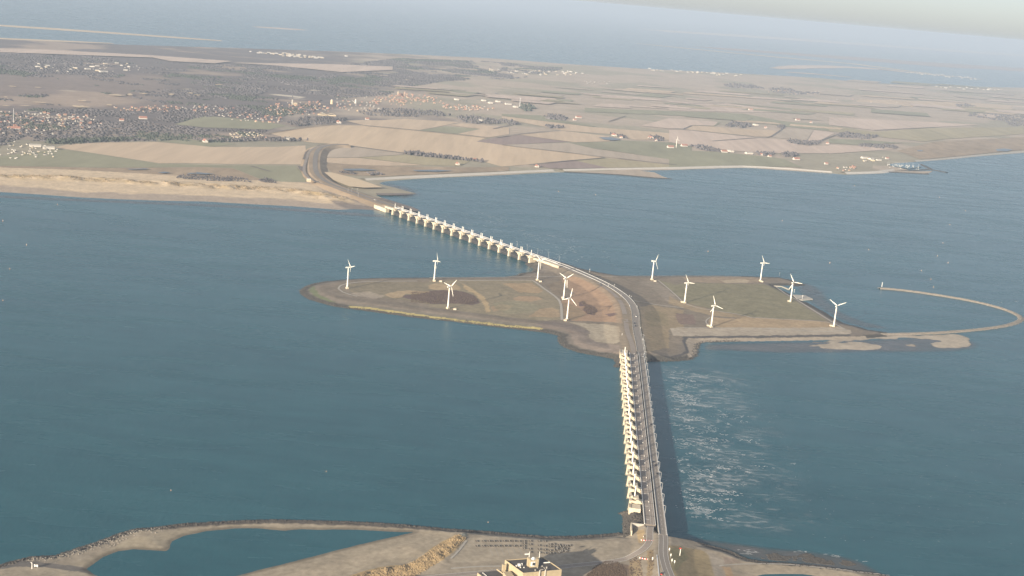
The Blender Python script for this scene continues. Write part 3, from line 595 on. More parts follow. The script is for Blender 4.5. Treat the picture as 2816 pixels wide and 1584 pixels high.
clusters = [  # px polygon, count, kinds, label, group
 ([(-60, 388), (60, 390), (160, 405), (150, 432), (60, 438), (-60, 430)], 70, ['white'] * 4 + ['cream'], 'white holiday chalet on the pasture at the left edge', 'chalets on the left pasture'),
 ([(-60, 310), (60, 305), (260, 320), (300, 352), (150, 372), (-60, 372)], 150, ['white'] * 5 + ['red', 'brown'], 'white holiday cottage among the trees at the left edge', 'cottages among trees at the left edge'),
 ([(60, 310), (230, 316), (280, 335), (180, 345), (80, 335)], 70, ['white'] * 4 + ['red'], 'white holiday cottage below the bare dunes', 'cottages below the bare dunes'),
 ([(630, 366), (700, 364), (725, 372), (700, 381), (640, 380)], 44, ['cream'], 'cream caravan in the camp left of the road bend', 'caravans in the camp by the bend'),
 ([(310, 294), (460, 290), (500, 300), (460, 312), (330, 308)], 60, ['red', 'red', 'white', 'brown'], 'red-roofed house in the village under the woods', 'houses of the village under the woods'),
 ([(480, 292), (560, 290), (660, 296), (600, 312), (500, 306)], 40, ['white', 'white', 'red'], 'white house right of the wooded village', 'white houses by the wooded village'),
 ([(740, 284), (880, 280), (920, 300), (900, 318), (760, 318), (730, 300)], 110, ['red', 'red', 'brown', 'white'], 'red-roofed house near the tall church spire', 'houses near the church spire'),
 ([(580, 310), (740, 312), (800, 330), (760, 340), (640, 332)], 60, ['white', 'red', 'white', 'brown'], 'house along the lane below the spire village', 'houses along the lane below the spire'),
 ([(1030, 268), (1120, 258), (1200, 268), (1230, 282), (1100, 292), (1020, 285)], 110, ['red', 'red', 'red', 'brown'], 'red-roofed house packed round the twin-towered church', 'houses round the twin-towered church'),
 ([(1190, 284), (1300, 290), (1360, 298), (1340, 305), (1230, 302)], 70, ['red', 'red', 'white'], 'red-roofed terrace house at the right end of the town', 'terrace houses at the end of the town'),
 ([(930, 262), (1030, 262), (1050, 300), (960, 310), (920, 295)], 50, ['white', 'red', 'white'], 'house between the two church towns', 'houses between the church towns'),
 ([(680, 142), (790, 147), (900, 158), (880, 162), (760, 155)], 60, ['hall'], 'pale block in the far resort on the north coast', 'blocks of the far resort'),
 ([(1330, 190), (1560, 196), (1640, 206), (1500, 207), (1340, 202)], 60, ['hall', 'white'], 'pale house in the far coastal village', 'houses of the far coastal village'),
 ([(1740, 184), (2060, 206), (2040, 212), (1760, 192)], 34, ['hall'], 'pale chalet row along the far north coast', 'chalets along the far north coast'),
 ([(60, 176), (380, 172), (400, 198), (150, 200)], 60, ['white', 'hall'], 'white house in the woods behind the dunes', 'houses in the woods behind the dunes'),
 ([(1600, 222), (1690, 224), (1680, 232), (1610, 230)], 16, ['white'], 'white house in a far farm hamlet', 'houses of the far farm hamlet'),
 ([(2100, 245), (2260, 250), (2260, 262), (2120, 258)], 34, ['red', 'white', 'brown'], 'red-roofed house in the far village on the plain', 'houses of the village on the plain'),
 ([(2480, 195), (2600, 206), (2700, 216), (2680, 220), (2500, 202)], 40, ['hall'], 'white resort block on the distant dam', 'resort blocks on the distant dam'),
 ([(2570, 236), (2760, 246), (2740, 250), (2580, 242)], 24, ['hall'], 'white shed by the far right inlet', 'sheds by the far right inlet'),
 ([(2300, 268), (2560, 280), (2560, 300), (2300, 290)], 16, ['white', 'red'], 'lone white farmhouse on the far right plain', 'farmhouses on the far right plain'),
 ([(2300, 460), (2350, 458), (2360, 468), (2300, 472)], 12, ['red', 'red', 'white'], 'red-roofed cottage behind the dike at the harbour', 'cottages behind the harbour dike'),
 ([(2366, 434), (2440, 432), (2460, 440), (2375, 446)], 10, ['white', 'hall', 'red'], 'white shed behind the little harbour', 'sheds behind the little harbour'),
]
H = []
for ci, (pl, n, kinds, lb, gp) in enumerate(clusters):
    w = P2(pl, 3.0); r = random.Random(500 + ci); lo, hi = w.min(0), w.max(0); k = 0; t = 0
    while k < n and t < n * 60:
        t += 1; x, y = r.uniform(lo[0], hi[0]), r.uniform(lo[1], hi[1])
        if inpoly(np.array([x]), np.array([y]), w)[0]:
            kd = r.choice(kinds); H.append((math.hypot(x, y), x, y, r.choice([.45, .45 + math.pi / 2]) + r.uniform(-.3, .3), kd, r.randrange(len(HM[kd])), lb, gp, r.uniform(.6, .9))); k += 1
# singular farm buildings, traced
singles = [('hall', C(r3, [(2200, 310)])[0], 'large white works hall at the left of the town works'), ('hall', C(r3, [(2300, 345)])[0], 'cream works hall in the middle of the town works'), ('hall', C(r3, [(2410, 325)])[0], 'white works hall behind the cream one at the town edge'),
 ('hall', C(r4, [(90, 350)])[0], 'white works hall with stepped roofs near the tall chimney'), ('hall', C(r4, [(195, 390)])[0], 'end works hall beside the tall chimney'), ('hall', C(r3, [(1800, 295)])[0], 'lone white hall above the terrace houses'),
 ('farm', C(r3, [(1815, 1250)])[0], 'lone white house with red roof below the hedge row'), ('farm', C(r3, [(2075, 1190)])[0], 'white farmhouse at the end of the hedge row'), ('hall', C(r3, [(2160, 605)])[0], 'lone white farm inside the long grey copse'),
 ('barn', C(r4, [(1090, 540)])[0], 'barn with orange roof right of the grey copse'), ('farm', C(r4, [(1035, 575)])[0], 'small white house before the orange-roofed barn'), ('farm', C(r4, [(500, 1240)])[0], 'small brick house on the shore behind the dike notch'),
 ('barn', C(r4, [(1600, 795)])[0], 'red-roofed barn beside the flooded pasture'), ('farm', C(r4, [(1700, 825)])[0], 'white house right of the barn by the flooded pasture'), ('barn', C(r4, [(2120, 830)])[0], 'red barn under trees left of the far turbine'), ('farm', C(r4, [(2190, 865)])[0], 'white farmhouse in front of the red barn'),
 ('barn', C(r4, [(2400, 965)])[0], 'cream barn just left of the far turbine'), ('barn', C(r5, [(215, 945)])[0], 'cream farmhouse just right of the far turbine'), ('hall', C(r5, [(870, 1022)])[0], 'long white barn on the dike road'), ('hall', C(r5, [(1135, 1052)])[0], 'biggest white barn on the dike road'), ('barn', C(r5, [(780, 1030)])[0], 'low brown-roofed barn left of the long white barn'),
 ('farm', C(r5, [(1310, 1070)])[0], 'red-gabled house right of the biggest white barn'), ('farm', C(r5, [(1430, 1095)])[0], 'white house at the right end of the dike road'), ('barn', C(r5, [(1810, 1135)])[0], 'red-roofed farm alone near the dike'), ('farm', C(r5, [(2235, 1200)])[0], 'white villa with red roof near the dike end'),
 ('barn', C(r5, [(1160, 430)])[0], 'cream farm with red roof alone on the plain'), ('hall', C(r5, [(1230, 645)])[0], 'long white barn by the square wood'), ('farm', C(r5, [(1375, 685)])[0], 'small white house right of the long barn'), ('farm', C(r5, [(2020, 610)])[0], 'white farmhouse at the end of a red-roofed row'), ('barn', C(r5, [(1830, 575)])[0], 'red-roofed barn in the row on the green strip'), ('farm', C(r5, [(2255, 912)])[0], 'white cottage at the end of the long copse'),
 ('hall', C((0, 220, 5.367), [(520, 985)])[0], 'white hut on the grass right of the chalets'), ('hall', C((0, 220, 5.367), [(720, 1017)])[0], 'white hut nearest the beige field'), ('barn', C((0, 220, 5.367), [(2110, 575)])[0], 'large red-roofed hall in the left woods'), ('barn', C((0, 220, 5.367), [(230, 730)])[0], 'orange-roofed barn at the left edge'),
 ('farm', C((0, 220, 5.367), [(1795, 605)])[0], 'white farmhouse in the woods left of the red hall'), ('farm', C(r3, [(480, 585)])[0], 'bright white farmhouse below the windmill'), ('barn', C(r2, [(560, 915)])[0], 'white barn at the top of the beige field'), ('farm', C(r2, [(1455, 880)])[0], 'cream cottage below the caravan camp'), ('hall', C(r2, [(1800, 880)])[0], 'low white shed at the end of the camp hedge'), ('hall', [952 + 0, 155][:2], 'white hotel block at the far coast'), ('barn', C(r3, [(60, 635)])[0], 'long red-roofed barn above the big tan field'), ('hall', C(r6, [(470, 845)])[0], 'long white boat shed behind the harbour'), ('farm', C(r6, [(765, 852)])[0], 'white gabled house with red roof behind the harbour')]
def put_house(x, y, rz, kd, vi, lb, gp, s):
    wm, rm = HM[kd][vi]; o = empty('house' if kd in ('red', 'brown', 'white', 'farm') else ('caravan' if kd == 'cream' else 'hall' if kd == 'hall' else 'barn'), (x, y, 3.4), rz)
    o.scale = (s, s, s); tag(o, lb, 'caravan' if kd == 'cream' else 'house' if kd not in ('hall', 'barn') else 'building', gp)
    link('wall', wm, o); link('roof', rm, o)
for kd, p, lb in singles:
    x, y = G(p[0], p[1], 3.4); put_house(x, y, .45 + (math.pi / 2 if len(lb) % 2 else 0), kd, 0, lb, None, 1.0)
H.sort(key=lambda t: t[0]); near = H[:255]; rest = H[255:]
for d, x, y, rz, kd, vi, lb, gp, s in near: put_house(x, y, rz, kd, vi, lb, gp, s)
for mk, mi in (('wall', 0), ('roof', 1)):       # the hundreds beyond that, too many to list
    by = {}
    for d, x, y, rz, kd, vi, lb, gp, s in rest:
        me = HM[kd][vi][mi]; key = me.materials[0].name; mb = by.setdefault(key, MB()); ca, sa = math.cos(rz), math.sin(rz)
        vs = [(x + s * (v.co.x * ca - v.co.y * sa), y + s * (v.co.x * sa + v.co.y * ca), 3.4 + s * v.co.z) for v in me.vertices]
        mb.add(vs, [tuple(p.vertices) for p in me.polygons])
    for key, mb in by.items():
        o = mb.build('distant_houses', bpy.data.materials[key]); tag(o, 'scatter of far-off houses too small to tell apart', 'houses', None, 'stuff')

# landmark towers
def tower(name, px, label, cat, parts):
    x, y = G(px[0], px[1], 3.0); o = empty(name, (x, y, 3.0)); tag(o, label, cat)
    for nm, mb, m in parts: mb.build(nm, m, o)
tower('church', C(r2, [(1845, 365)])[0], 'church with a tall thin pale spire in the red-roofed village', 'church', [('tower', MB().box((0, 0, 14), (7, 7, 28)), 'concrete_grey'), ('spire', MB().cyl((0, 0, 28), (0, 0, 56), 4.6, .3, 8), 'roof_dark'), ('nave', MB().box((14, 6, 6), (20, 12, 12), .45), 'wall_cream')])
tower('church', C(r3, [(1032, 240)])[0], 'church with a stout tan tower in the middle of the town', 'church', [('tower', MB().box((0, 0, 14), (8, 8, 28)), 'wall_brick'), ('nave', MB().box((-24, -4, 8), (36, 14, 16), .1), 'roof_brown')])
tower('church', C(r3, [(935, 240)])[0], 'pointed tan chapel left of the town church', 'church', [('tower', MB().box((0, 0, 9), (8, 8, 18)), 'wall_brick'), ('spire', MB().cyl((0, 0, 18), (0, 0, 34), 5.2, .3, 8), 'wall_cream')])
tower('windmill', C(r3, [(310, 345)])[0], 'white tapered windmill between the church towns', 'windmill', [('body', MB().cyl((0, 0, 0), (0, 0, 24), 7, 4.4, 12), 'wall_white'), ('cap', MB().cyl((0, 0, 24), (0, 0, 28), 4.6, 1.2, 10), 'roof_dark')])
tower('water_tower', C(r2, [(2428, 355)])[0], 'short cream round tower right of the spire village', 'tower', [('body', MB().cyl((0, 0, 0), (0, 0, 22), 8, 8, 14), 'wall_cream'), ('roof', MB().cyl((0, 0, 22), (0, 0, 26), 8.4, 1, 14), 'wall_white')])
tower('chimney', C(r4, [(253, 395)])[0], 'tall thin pale mast beside the white works', 'mast', [('shaft', MB().cyl((0, 0, 0), (0, 0, 62), 2.0, 1.2, 8), 'steel'), ('foot', MB().box((0, 0, 2), (7, 7, 4)), 'concrete_grey')])
tower('radio_mast', C((0, 220, 5.367), [(202, 640)])[0], 'tall lattice mast above the left cottages', 'mast', [('shaft', MB().cyl((0, 0, 0), (0, 0, 60), 1.2, .7, 6), 'steel'), ('foot', MB().box((0, 0, 1.5), (6, 6, 3)), 'concrete_grey')])
for i, p in enumerate(C(r2, [(2290, 520), (2425, 528)])):
    mb = MB(); arc = [(22 * math.cos(a), 10 * math.sin(a)) for a in np.linspace(0, math.pi, 13)]
    vs = [(x, -8, z) for x, z in arc] + [(x, 8, z) for x, z in arc]; k = 13
    mb.add(vs, [(j, j + 1, k + j + 1, k + j) for j in range(k - 1)] + [tuple(range(k)), tuple(range(2 * k - 1, k - 1, -1))])
    x, y = G(p[0], p[1], 3); o = empty('arched_hall', (x, y, 3.2), .1); tag(o, ['left arched hall with green glass front below the spire village', 'right arched hall with green glass front below the spire village'][i], 'hall')
    mb.build('vault', 'roof_dark', o); MB().box((0, -9, 2.0), (46, 2, 4)).build('front_wall', 'wall_cream', o)
    rim = MB()
    for j in range(k - 1): rim.cyl((arc[j][0], -8.5, arc[j][1] + .5), (arc[j + 1][0], -8.5, arc[j + 1][1] + .5), 1.0, 1.0, 6)
    rim.build('rim', 'wall_cream', o)
# moored yachts
r = random.Random(4)
hull = MB(); prof = [(-6, .9), (-5, 1.6), (0, 1.9), (4, 1.3), (7, 0.05)]
hull.add([(x, -w, 1.3) for x, w in prof] + [(x, w, 1.3) for x, w in prof] + [(x * .9, 0, -.4) for x, w in prof], [tuple(range(4, -1, -1)) + (5, 6, 7, 8, 9)] + [(i, i + 1, 11 + i, 10 + i) for i in range(4)] + [(6 + i, 5 + i, 10 + i, 11 + i) for i in range(4)] + [(0, 10, 5)])
hull_me = hull.mesh('hull', 'white'); mast_me = MB().cyl((.6, 0, 1.2), (.6, 0, 15), .22, .14, 6).mesh('mast', 'steel'); cab_me = MB().box((-.8, 0, 1.75), (4.5, 2.0, .9), 0, .85).mesh('cabin', 'white')
boom_me = MB().cyl((.6, 0, 2.8), (-4.2, 0, 2.8), .14, .12, 6).mesh('boom', 'steel')
for i in range(34):
    bx, by = (2440 + r.uniform(0, 90), 0); by = 453 + (bx - 2440) * .06 + r.choice([0, 0, 2.5, 5, 8])
    x, y = G(bx, by, 3.2); o = empty('yacht', (x, y, 3.35), r.uniform(1.2, 1.8)); o.scale = (1.1,) * 3
    tag(o, 'white sailing yacht moored in the little far harbour', 'yacht', 'yachts in the far harbour')
    for nm, me in (('hull', hull_me), ('mast', mast_me), ('cabin', cab_me), ('boom', boom_me)): link(nm, me, o)

# ================================================================== TURBINES
TB = MB().cyl((0, 0, 3.2), (0, 0, 47), 1.75, 1.05, 14).mesh('tower', 'turbine')
PL = MB().box((0, 0, 1.6), (5.6, 5.6, 4.2)).mesh('plinth', 'concrete')
nb = MB()
for xa, xb, wa, wb in ((-6.5, -5.5, 1.1, 1.55), (-5.5, 3.5, 1.55, 1.6), (3.5, 4.6, 1.6, 1.2)): nb.cyl((xa, 0, 48.4), (xb, 0, 48.4), wa, wb, 10)
NB = nb.mesh('nacelle', 'turbine')
HBm = MB().cyl((4.6, 0, 48.4), (6.0, 0, 48.4), 1.2, 1.1, 10).cyl((6.0, 0, 48.4), (7.0, 0, 48.4), 1.1, .2, 10).mesh('hub', 'turbine')
def blade_mesh(L=22.0):
    mb = MB(); st = [(0.6, .45, .45, 0), (2.2, .5, .45, 0), (4.5, 1.05, .26, .25), (9, .85, .18, .15), (15, .6, .12, .06), (L - .6, .38, .07, 0), (L, .12, .04, 0)]; ring = []
    for z, c, t, tw in st:
        for a in range(8):
            th = 2 * math.pi * a / 8; y = c * math.cos(th) + (.35 * c if z > 3 else 0); x = t * math.sin(th); mb.v.append((x * math.cos(tw) - y * math.sin(tw), x * math.sin(tw) + y * math.cos(tw), z))
    for i in range(len(st) - 1):
        for a in range(8): mb.f.append((i * 8 + a, i * 8 + (a + 1) % 8, (i + 1) * 8 + (a + 1) % 8, (i + 1) * 8 + a))
    mb.f.append(tuple(range(len(st) * 8 - 8, len(st) * 8))); return mb.mesh('blade', 'turbine')
BL = blade_mesh(); DR = MB().box((0, 0, 0), (.25, 1.2, 2.2)).mesh('door', 'roof_dark')
HUTW = MB().box((0, 0, 1.7), (6.2, 3.6, 3.4)).mesh('wall', 'concrete'); HUTR = MB().box((0, 0, 3.52), (6.5, 3.9, .24)).mesh('roof', 'concrete_grey'); HUTD = MB().box((0, -1.82, 1.3), (1.2, .08, 2.2)).mesh('door', 'steel')
def put_turbine(x, y, z, yaw, th, label, group='wind turbines on the middle island', s=1.0):
    o = empty('wind_turbine', (x, y, z), math.radians(yaw)); o.scale = (s, s, s); tag(o, label, 'wind turbine', group)
    t = link('tower', TB, o); d = link('door', DR, t, (-.0, -1.75, 5.6), math.pi / 2); link('plinth', PL, o); n = link('nacelle', NB, o); link('hub', HBm, o)
    for j in range(3):
        b = link('blade', BL, o, (5.4, 0, 48.4)); b.rotation_euler = (-math.radians(th + 120 * j), 0, 0)
turb = [(954.8, 793.7, 33, 50, 'wind turbine nearest the left tip of the island'), (1193.8, 773.5, 20, 36, 'wind turbine on the back shore left of the centre'), (1231.5, 848.6, 50, 80, 'wind turbine on the front shore beside the purple heather'),
 (1477.9, 771, 40, 60, 'wind turbine standing before the end of the far barrier'), (1549.5, 822.4, 55, 68, 'rear one of the close pair left of the road'), (1558.9, 880.4, 55, 112, 'front one of the close pair left of the road'),
 (1792.6, 770, 25, 96, 'wind turbine on the back shore just right of the road'), (1882.3, 833.2, 30, 40, 'wind turbine at the left edge of the green meadow'), (1955.5, 899.8, 40, 24, 'wind turbine on the tan bank in front of the meadow'),
 (2090.9, 773.3, 25, 40, 'wind turbine on the back shore near the small pier'), (2173.5, 830, 55, 32, 'wind turbine on the right edge beside the jetty'), (2292.5, 898.4, 60, 60, 'rightmost wind turbine at the root of the breakwater')]

# ================================================================== MIDDLE ISLAND
outline = ([(824.8, 799.3), (841, 786.8), (866, 779.4), (899, 773.6), (941, 769.4), (982, 766.5), (1032, 764.5), (1082, 763.6), (1148, 763.6), (1181, 763.3), (1230, 762.6), (1312, 762), (1395, 761.6), (1420, 758), (1432, 752), (1462, 748), (1471, 741), (1452, 731.5), (1445, 725), (1458, 719), (1500, 712), (1555, 724), (1596, 741), (1629, 744.8), (1646, 749), (1677, 754), (1697, 757.3), (1749, 758.3), (1860, 757.7), (1976, 757.7), (2053, 759.6), (2140, 762.5), (2160, 766.4), (2198, 776), (2216, 784), (2192, 788.6), (2166, 785), (2132, 786), (2150, 797), (2173, 809), (2227, 836), (2266, 857), (2297, 876.5), (2324, 890), (2360, 898), (2388, 907), (2440, 914), (2440, 926), (2340, 934.5), (2266, 935.5), (2188, 937.4), (2111, 938.4), (2034, 939.3), (1976, 940.3), (1937, 941), (1924, 946), (1918, 961.5), (1916, 979), (1899, 988.6), (1860, 993), (1820, 993.5), (1780, 994), (1736, 998), (1712, 1004), (1708, 1010), (1689, 1010), (1695, 999.5), (1687, 987), (1646, 979), (1596, 970.5), (1563, 960), (1544, 950), (1536, 939.5), (1533, 929), (1538, 924), (1521, 919), (1503, 915.3), (1428, 906.2), (1346, 897), (1263, 886.3), (1180, 877.2), (1131, 872), (1048, 860.5), (999, 854), (949, 847.3), (919, 843), (883, 833), (850, 823.3), (830, 811), (825, 803)])
isl_w = P2(outline, 0)
road_px = [(1577, 733), (1612, 752), (1646, 769), (1677, 785), (1704, 802), (1724, 818), (1739, 835), (1747, 854), (1749, 876), (1750, 898), (1753.5, 919), (1758.5, 939.5), (1763, 960), (1769, 989)]
DECK = 14.5
# ---- frames of the two barriers (t along, n towards the inner side, pillars 45 m apart)
ta = -3.09426677; ST = np.array([math.sin(ta), math.cos(ta)]); SN = np.array([-ST[1], ST[0]])
anchor = P2([(1726.9, 1127.0)], 21.0)[0]         # eighth pillar of the near barrier, at cap height
SO = anchor - ST * 45 * 7.6
tb = 2.48251; HT = np.array([math.sin(tb), math.cos(tb)]); HN = np.array([-HT[1], HT[0]])
HO = np.array([-376.27, 3739.71]) + HN * 7.0
def SW(k, v): q = SO + ST * 45 * k + SN * v; return float(q[0]), float(q[1])
def HW(k, v): q = HO + HT * 45 * k + HN * v; return float(q[0]), float(q[1])
road_isl = chaikin(np.r_[np.array([HW(16.3, 35), HW(17.5, 35)]), P2(road_px[2:-2], DECK), np.array([SW(-1.6, 35), SW(-.7, 35)])], 3)
serv_isl = chaikin(np.r_[np.array([HW(16.3, 20), HW(17.8, 19)]), P2([(1640, 776), (1660, 790), (1690, 812), (1708, 834), (1717, 860), (1721, 886), (1724, 915)], 11.0), np.array([SW(-2.2, 20), SW(-.7, 20)])], 3)
def hI(x, y, s):
    base = np.interp(s, [-14, 0, 7, 40, 52, 75, 400], [-4, 0, 1.6, 6.8, 6.8, 5.6, 5.6])
    low = np.interp(s, [-14, 0, 10, 26, 34, 60, 400], [-2, 0, 1.0, 3.6, 3.8, 3.6, 3.6])
    px, py = PX(x, y, np.full_like(x, 5.0)); k = smooth(1640, 1800, px)
    h = base * (1 - k) + low * k
    dr = np.minimum(pdist(x, y, road_isl), pdist(x, y, serv_isl)); emb = 13.2 - np.clip(dr - 9, 0, 99) * 0.20
    h = np.where(s > 2, np.maximum(h, np.minimum(emb, s * 0.42)), h)
    # crest of the western revetment and little humps of grassland
    h = h + np.where(s > 60, (fbm(x, y, 40, 12) - .5) * 1.3, 0) + np.where((s > 0) & (s < 14), (fbm(x, y, 5, 13, 3) - .5) * 1.2, 0)
    return h
Zis = [
 (C(c1, [(310, 680), (370, 640), (420, 700), (470, 790), (560, 840), (740, 905), (620, 905), (480, 850), (380, 800), (320, 740)]), (0.12, 0.145, 0.07), .8),
 (C(c2, [(0, 430), (500, 430), (1700, 430), (1800, 500), (2050, 680), (2160, 780), (2170, 1080), (1800, 1100), (900, 990), (0, 870)]), (0.245, 0.205, 0.135), .9),
 (C(c1, [(960, 610), (1400, 575), (2415, 580), (2415, 960), (2000, 900), (1500, 830), (1050, 760), (900, 680)]), (0.215, 0.18, 0.12), .9),
 (C(c1, [(1000, 760), (1300, 730), (1560, 810), (1400, 850), (1100, 810)]), (0.37, 0.31, 0.24), .7),
 (C(c1, [(1550, 790), (1750, 730), (2000, 715), (2330, 740), (2320, 780), (1900, 770), (1830, 840), (1700, 840)]), (0.39, 0.29, 0.175), .85),
 (C(c1, [(1840, 830), (1900, 790), (2100, 780), (2415, 720), (2415, 935), (2200, 900), (2000, 860)]), (0.125, 0.085, 0.08), .95),
 (C(c2, [(0, 600), (300, 590), (550, 610), (720, 660), (800, 730), (840, 795), (700, 838), (400, 812), (0, 822)]), (0.125, 0.085, 0.08), .95),
 (C(c2, [(0, 510), (100, 480), (450, 490), (530, 550), (500, 590), (150, 590), (0, 570)]), (0.40, 0.295, 0.175), .8),
 (C(c2, [(550, 480), (650, 530), (800, 620), (930, 720), (1000, 850), (1000, 950), (940, 960), (930, 860), (850, 760), (740, 640), (600, 580)]), (0.42, 0.31, 0.175), .9),
 (C(c2, [(1220, 480), (1700, 470), (1900, 600), (1800, 640), (1500, 630), (1300, 520)]), (0.36, 0.255, 0.15), .8),
 (C(c2, [(1380, 730), (1500, 690), (1800, 700), (1880, 740), (1700, 780), (1450, 770)]), (0.38, 0.26, 0.16), .7),
 (C(c2, [(1020, 870), (1200, 820), (1400, 860), (1300, 920), (1060, 940)]), (0.36, 0.25, 0.15), .6),
 (C(c2, [(1850, 900), (2050, 880), (2160, 930), (2160, 1040), (1900, 1040), (1650, 1030)]), (0.37, 0.26, 0.155), .6),
 (C(c2, [(1050, 800), (1500, 760), (1900, 860), (1700, 960), (1300, 990), (1100, 900)]), (0.24, 0.225, 0.145), .5),
 (C(c3, [(300, 210), (480, 180), (700, 280), (850, 330), (1000, 450), (1080, 560), (1120, 700), (1110, 810), (900, 795), (600, 790), (450, 780), (330, 700), (320, 520), (480, 420), (340, 300)]), (0.335, 0.22, 0.14), .9),
 (C(c3, [(120, 300), (300, 250), (400, 330), (330, 480), (200, 420)]), (0.20, 0.155, 0.105), .8),
 (C(c3, [(330, 520), (520, 600), (640, 700), (480, 780), (330, 740)]), (0.235, 0.18, 0.11), .7),
 (C(c3, [(530, 540), (610, 515), (650, 560), (760, 600), (790, 640), (740, 710), (650, 690), (590, 640), (620, 590), (560, 590)]), (0.125, 0.08, 0.075), .95),
 (C(c3, [(880, 690), (1000, 672), (1070, 700), (950, 728)]), (0.13, 0.085, 0.08), .9),
 (C(c3, [(420, 805), (900, 830), (1080, 860), (1085, 1060), (1000, 1095), (760, 1060), (680, 1050), (680, 930), (620, 870)]), (0.36, 0.305, 0.225), .95),
 (C(c3, [(-100, 840), (120, 785), (400, 812), (600, 880), (670, 930), (650, 985), (450, 960), (350, 905), (100, 890), (-100, 880)]), (0.185, 0.15, 0.125), .95),
 (C(c3, [(430, 960), (650, 985), (760, 1062), (1000, 1100), (1090, 1120), (1090, 1230), (900, 1200), (600, 1150), (480, 1090)]), (0.235, 0.19, 0.155), .9),
 (C(c3, [(1330, 260), (1560, 255), (1940, 540), (1840, 580), (1700, 520), (1500, 340)]), (0.27, 0.225, 0.175), .8),
 (C(c3, [(1300, 620), (1480, 570), (1930, 640), (1930, 900), (1740, 900), (1740, 1140), (1450, 1200), (1390, 1000)]), (0.285, 0.22, 0.135), .85),
 (C(c3, [(1390, 700), (1560, 640), (1720, 700), (1740, 850), (1500, 860)]), (0.22, 0.18, 0.105), .6),
 (C(c4, [(-270, 250), (0, 330), (150, 300), (900, 312), (1250, 322), (1420, 382), (1560, 472), (2140, 835), (1550, 812), (1100, 790), (700, 715), (160, 590), (0, 470)]), (0.205, 0.185, 0.115), .95),
 (C(c4, [(-100, 480), (0, 540), (160, 600), (700, 725), (1100, 795), (1000, 810), (500, 760), (200, 690), (-100, 600)]), (0.32, 0.245, 0.15), .85),
 (C(c4, [(480, 790), (700, 802), (1200, 802), (2150, 850), (2330, 940), (1400, 940), (600, 938), (450, 930)]), (0.365, 0.27, 0.165), .9),
 (C(c4, [(-10, 730), (230, 750), (290, 890), (60, 890), (-10, 800)]), (0.19, 0.135, 0.11), .9),
 (C(c4, [(100, 220), (1100, 215), (1300, 290), (700, 300), (150, 290)]), (0.30, 0.23, 0.16), .7),
 (C(c4, [(630, 270), (880, 240), (1050, 260), (1000, 300), (700, 300)]), (0.45, 0.37, 0.26), .6),
 (C(c4, [(-100, 940), (600, 945), (1500, 935), (2350, 935), (2484, 972), (2484, 1025), (1500, 1045), (600, 1052), (150, 1052), (-40, 1050)]), (0.37, 0.315, 0.245), .95),
 (C(c4, [(130, 1090), (500, 1088), (1500, 1082), (2484, 1062), (2700, 1060), (2700, 1110), (1500, 1135), (400, 1150), (320, 1180), (300, 1300), (170, 1380)]), (0.36, 0.30, 0.23), .9),
 (C(c4, [(100, 1062), (500, 1056), (1500, 1050), (2484, 1030), (2484, 1056), (1500, 1076), (500, 1082), (170, 1080), (140, 1120), (175, 1290), (60, 1345), (-60, 1362), (-60, 1345), (40, 1320), (130, 1275), (88, 1120)]), (0.085, 0.08, 0.078), .95),
]
south_yel = [C(c1, [(950, 970), (1400, 1010), (1800, 1070), (2415, 1150)]), C(c2, [(0, 1022), (700, 1100), (1300, 1165), (1870, 1218)])]
yl = [south_yel[0] + [(x, y + 5) for x, y in south_yel[0][::-1]], south_yel[1] + [(x, y + 5.5) for x, y in south_yel[1][::-1]]]
Zis += [(q, (0.43, 0.36, 0.15), .85) for q in yl]
Zis += [([(x, y - 7) for x, y in s] + [(x, y - .5) for x, y in s[::-1]], (0.155, 0.14, 0.11), .8) for s in south_yel]
def cI(x, y, z, s):
    n = fbm(x, y, 9, 31); b = np.empty((len(x), 3)); b[:] = (0.20, 0.165, 0.125)
    q = smooth(48, 20, s); b = b * (1 - q[:, None]) + np.array((0.178, 0.152, 0.126)) * q[:, None]
    t = smooth(21, 14, s + (n - .5) * 8); b = b * (1 - t[:, None]) + np.array((0.078, 0.072, 0.062)) * t[:, None]
    b *= (0.86 + .28 * fbm(x, y, 30, 55))[:, None]
    c = paint(x, y, z, b, Zis, 1.6)
    dr = np.minimum(pdist(x, y, road_isl), pdist(x, y, serv_isl)); v = smooth(24, 16, dr)
    return c * (1 - .6 * v[:, None]) + np.array((0.27, 0.215, 0.15)) * .6 * v[:, None]
terrain('island', isl_w, 3.0, hI, cI, 'terrain')
def hIa(q):
    x = np.ascontiguousarray(q[:, 0]); y = np.ascontiguousarray(q[:, 1]); return hI(x, y, sdist(x, y, isl_w))
def survey(px, hf, z0=5.0):
    a = np.asarray(px, float).reshape(-1, 2); z = np.full(len(a), z0)
    for _ in range(4): q = P2(a, z); z = hf(q)
    return np.c_[q, z]
def on_island(px, py): return tuple(survey([(px, py)], hIa)[0])
def drape(line_px, step=6):
    L = resample(survey(resample(line_px, 4), hIa), step); return L[:, :2], L[:, 2]
def path(name, px, w, m='path', up=.12, n=2):
    L, z = drape(chaikin(px, n)); z = np.maximum(z, 0.3)
    return strip(name, L, lambda i: max(z[max(0, i - 1)], z[i], z[min(len(z) - 1, i + 1)]) + up, [(-w, 0), (w, 0)], m, kind='structure')
path('path', C(c1, [(790, 690), (800, 650), (860, 620), (970, 595), (1150, 576), (1300, 568), (1600, 565), (2100, 560)]), 2.0)
path('path', C(c1, [(790, 690), (850, 740), (960, 780), (1100, 815)]), 2.0)
path('path', C(c2, [(500, 432), (1200, 426), (1690, 424), (1760, 450), (1900, 560), (2050, 660), (2150, 745), (2190, 820), (2200, 950), (2205, 1085)]), 2.8)
path('path', C(c2, [(0, 380), (800, 376), (1400, 374), (1690, 362)]), 1.6)
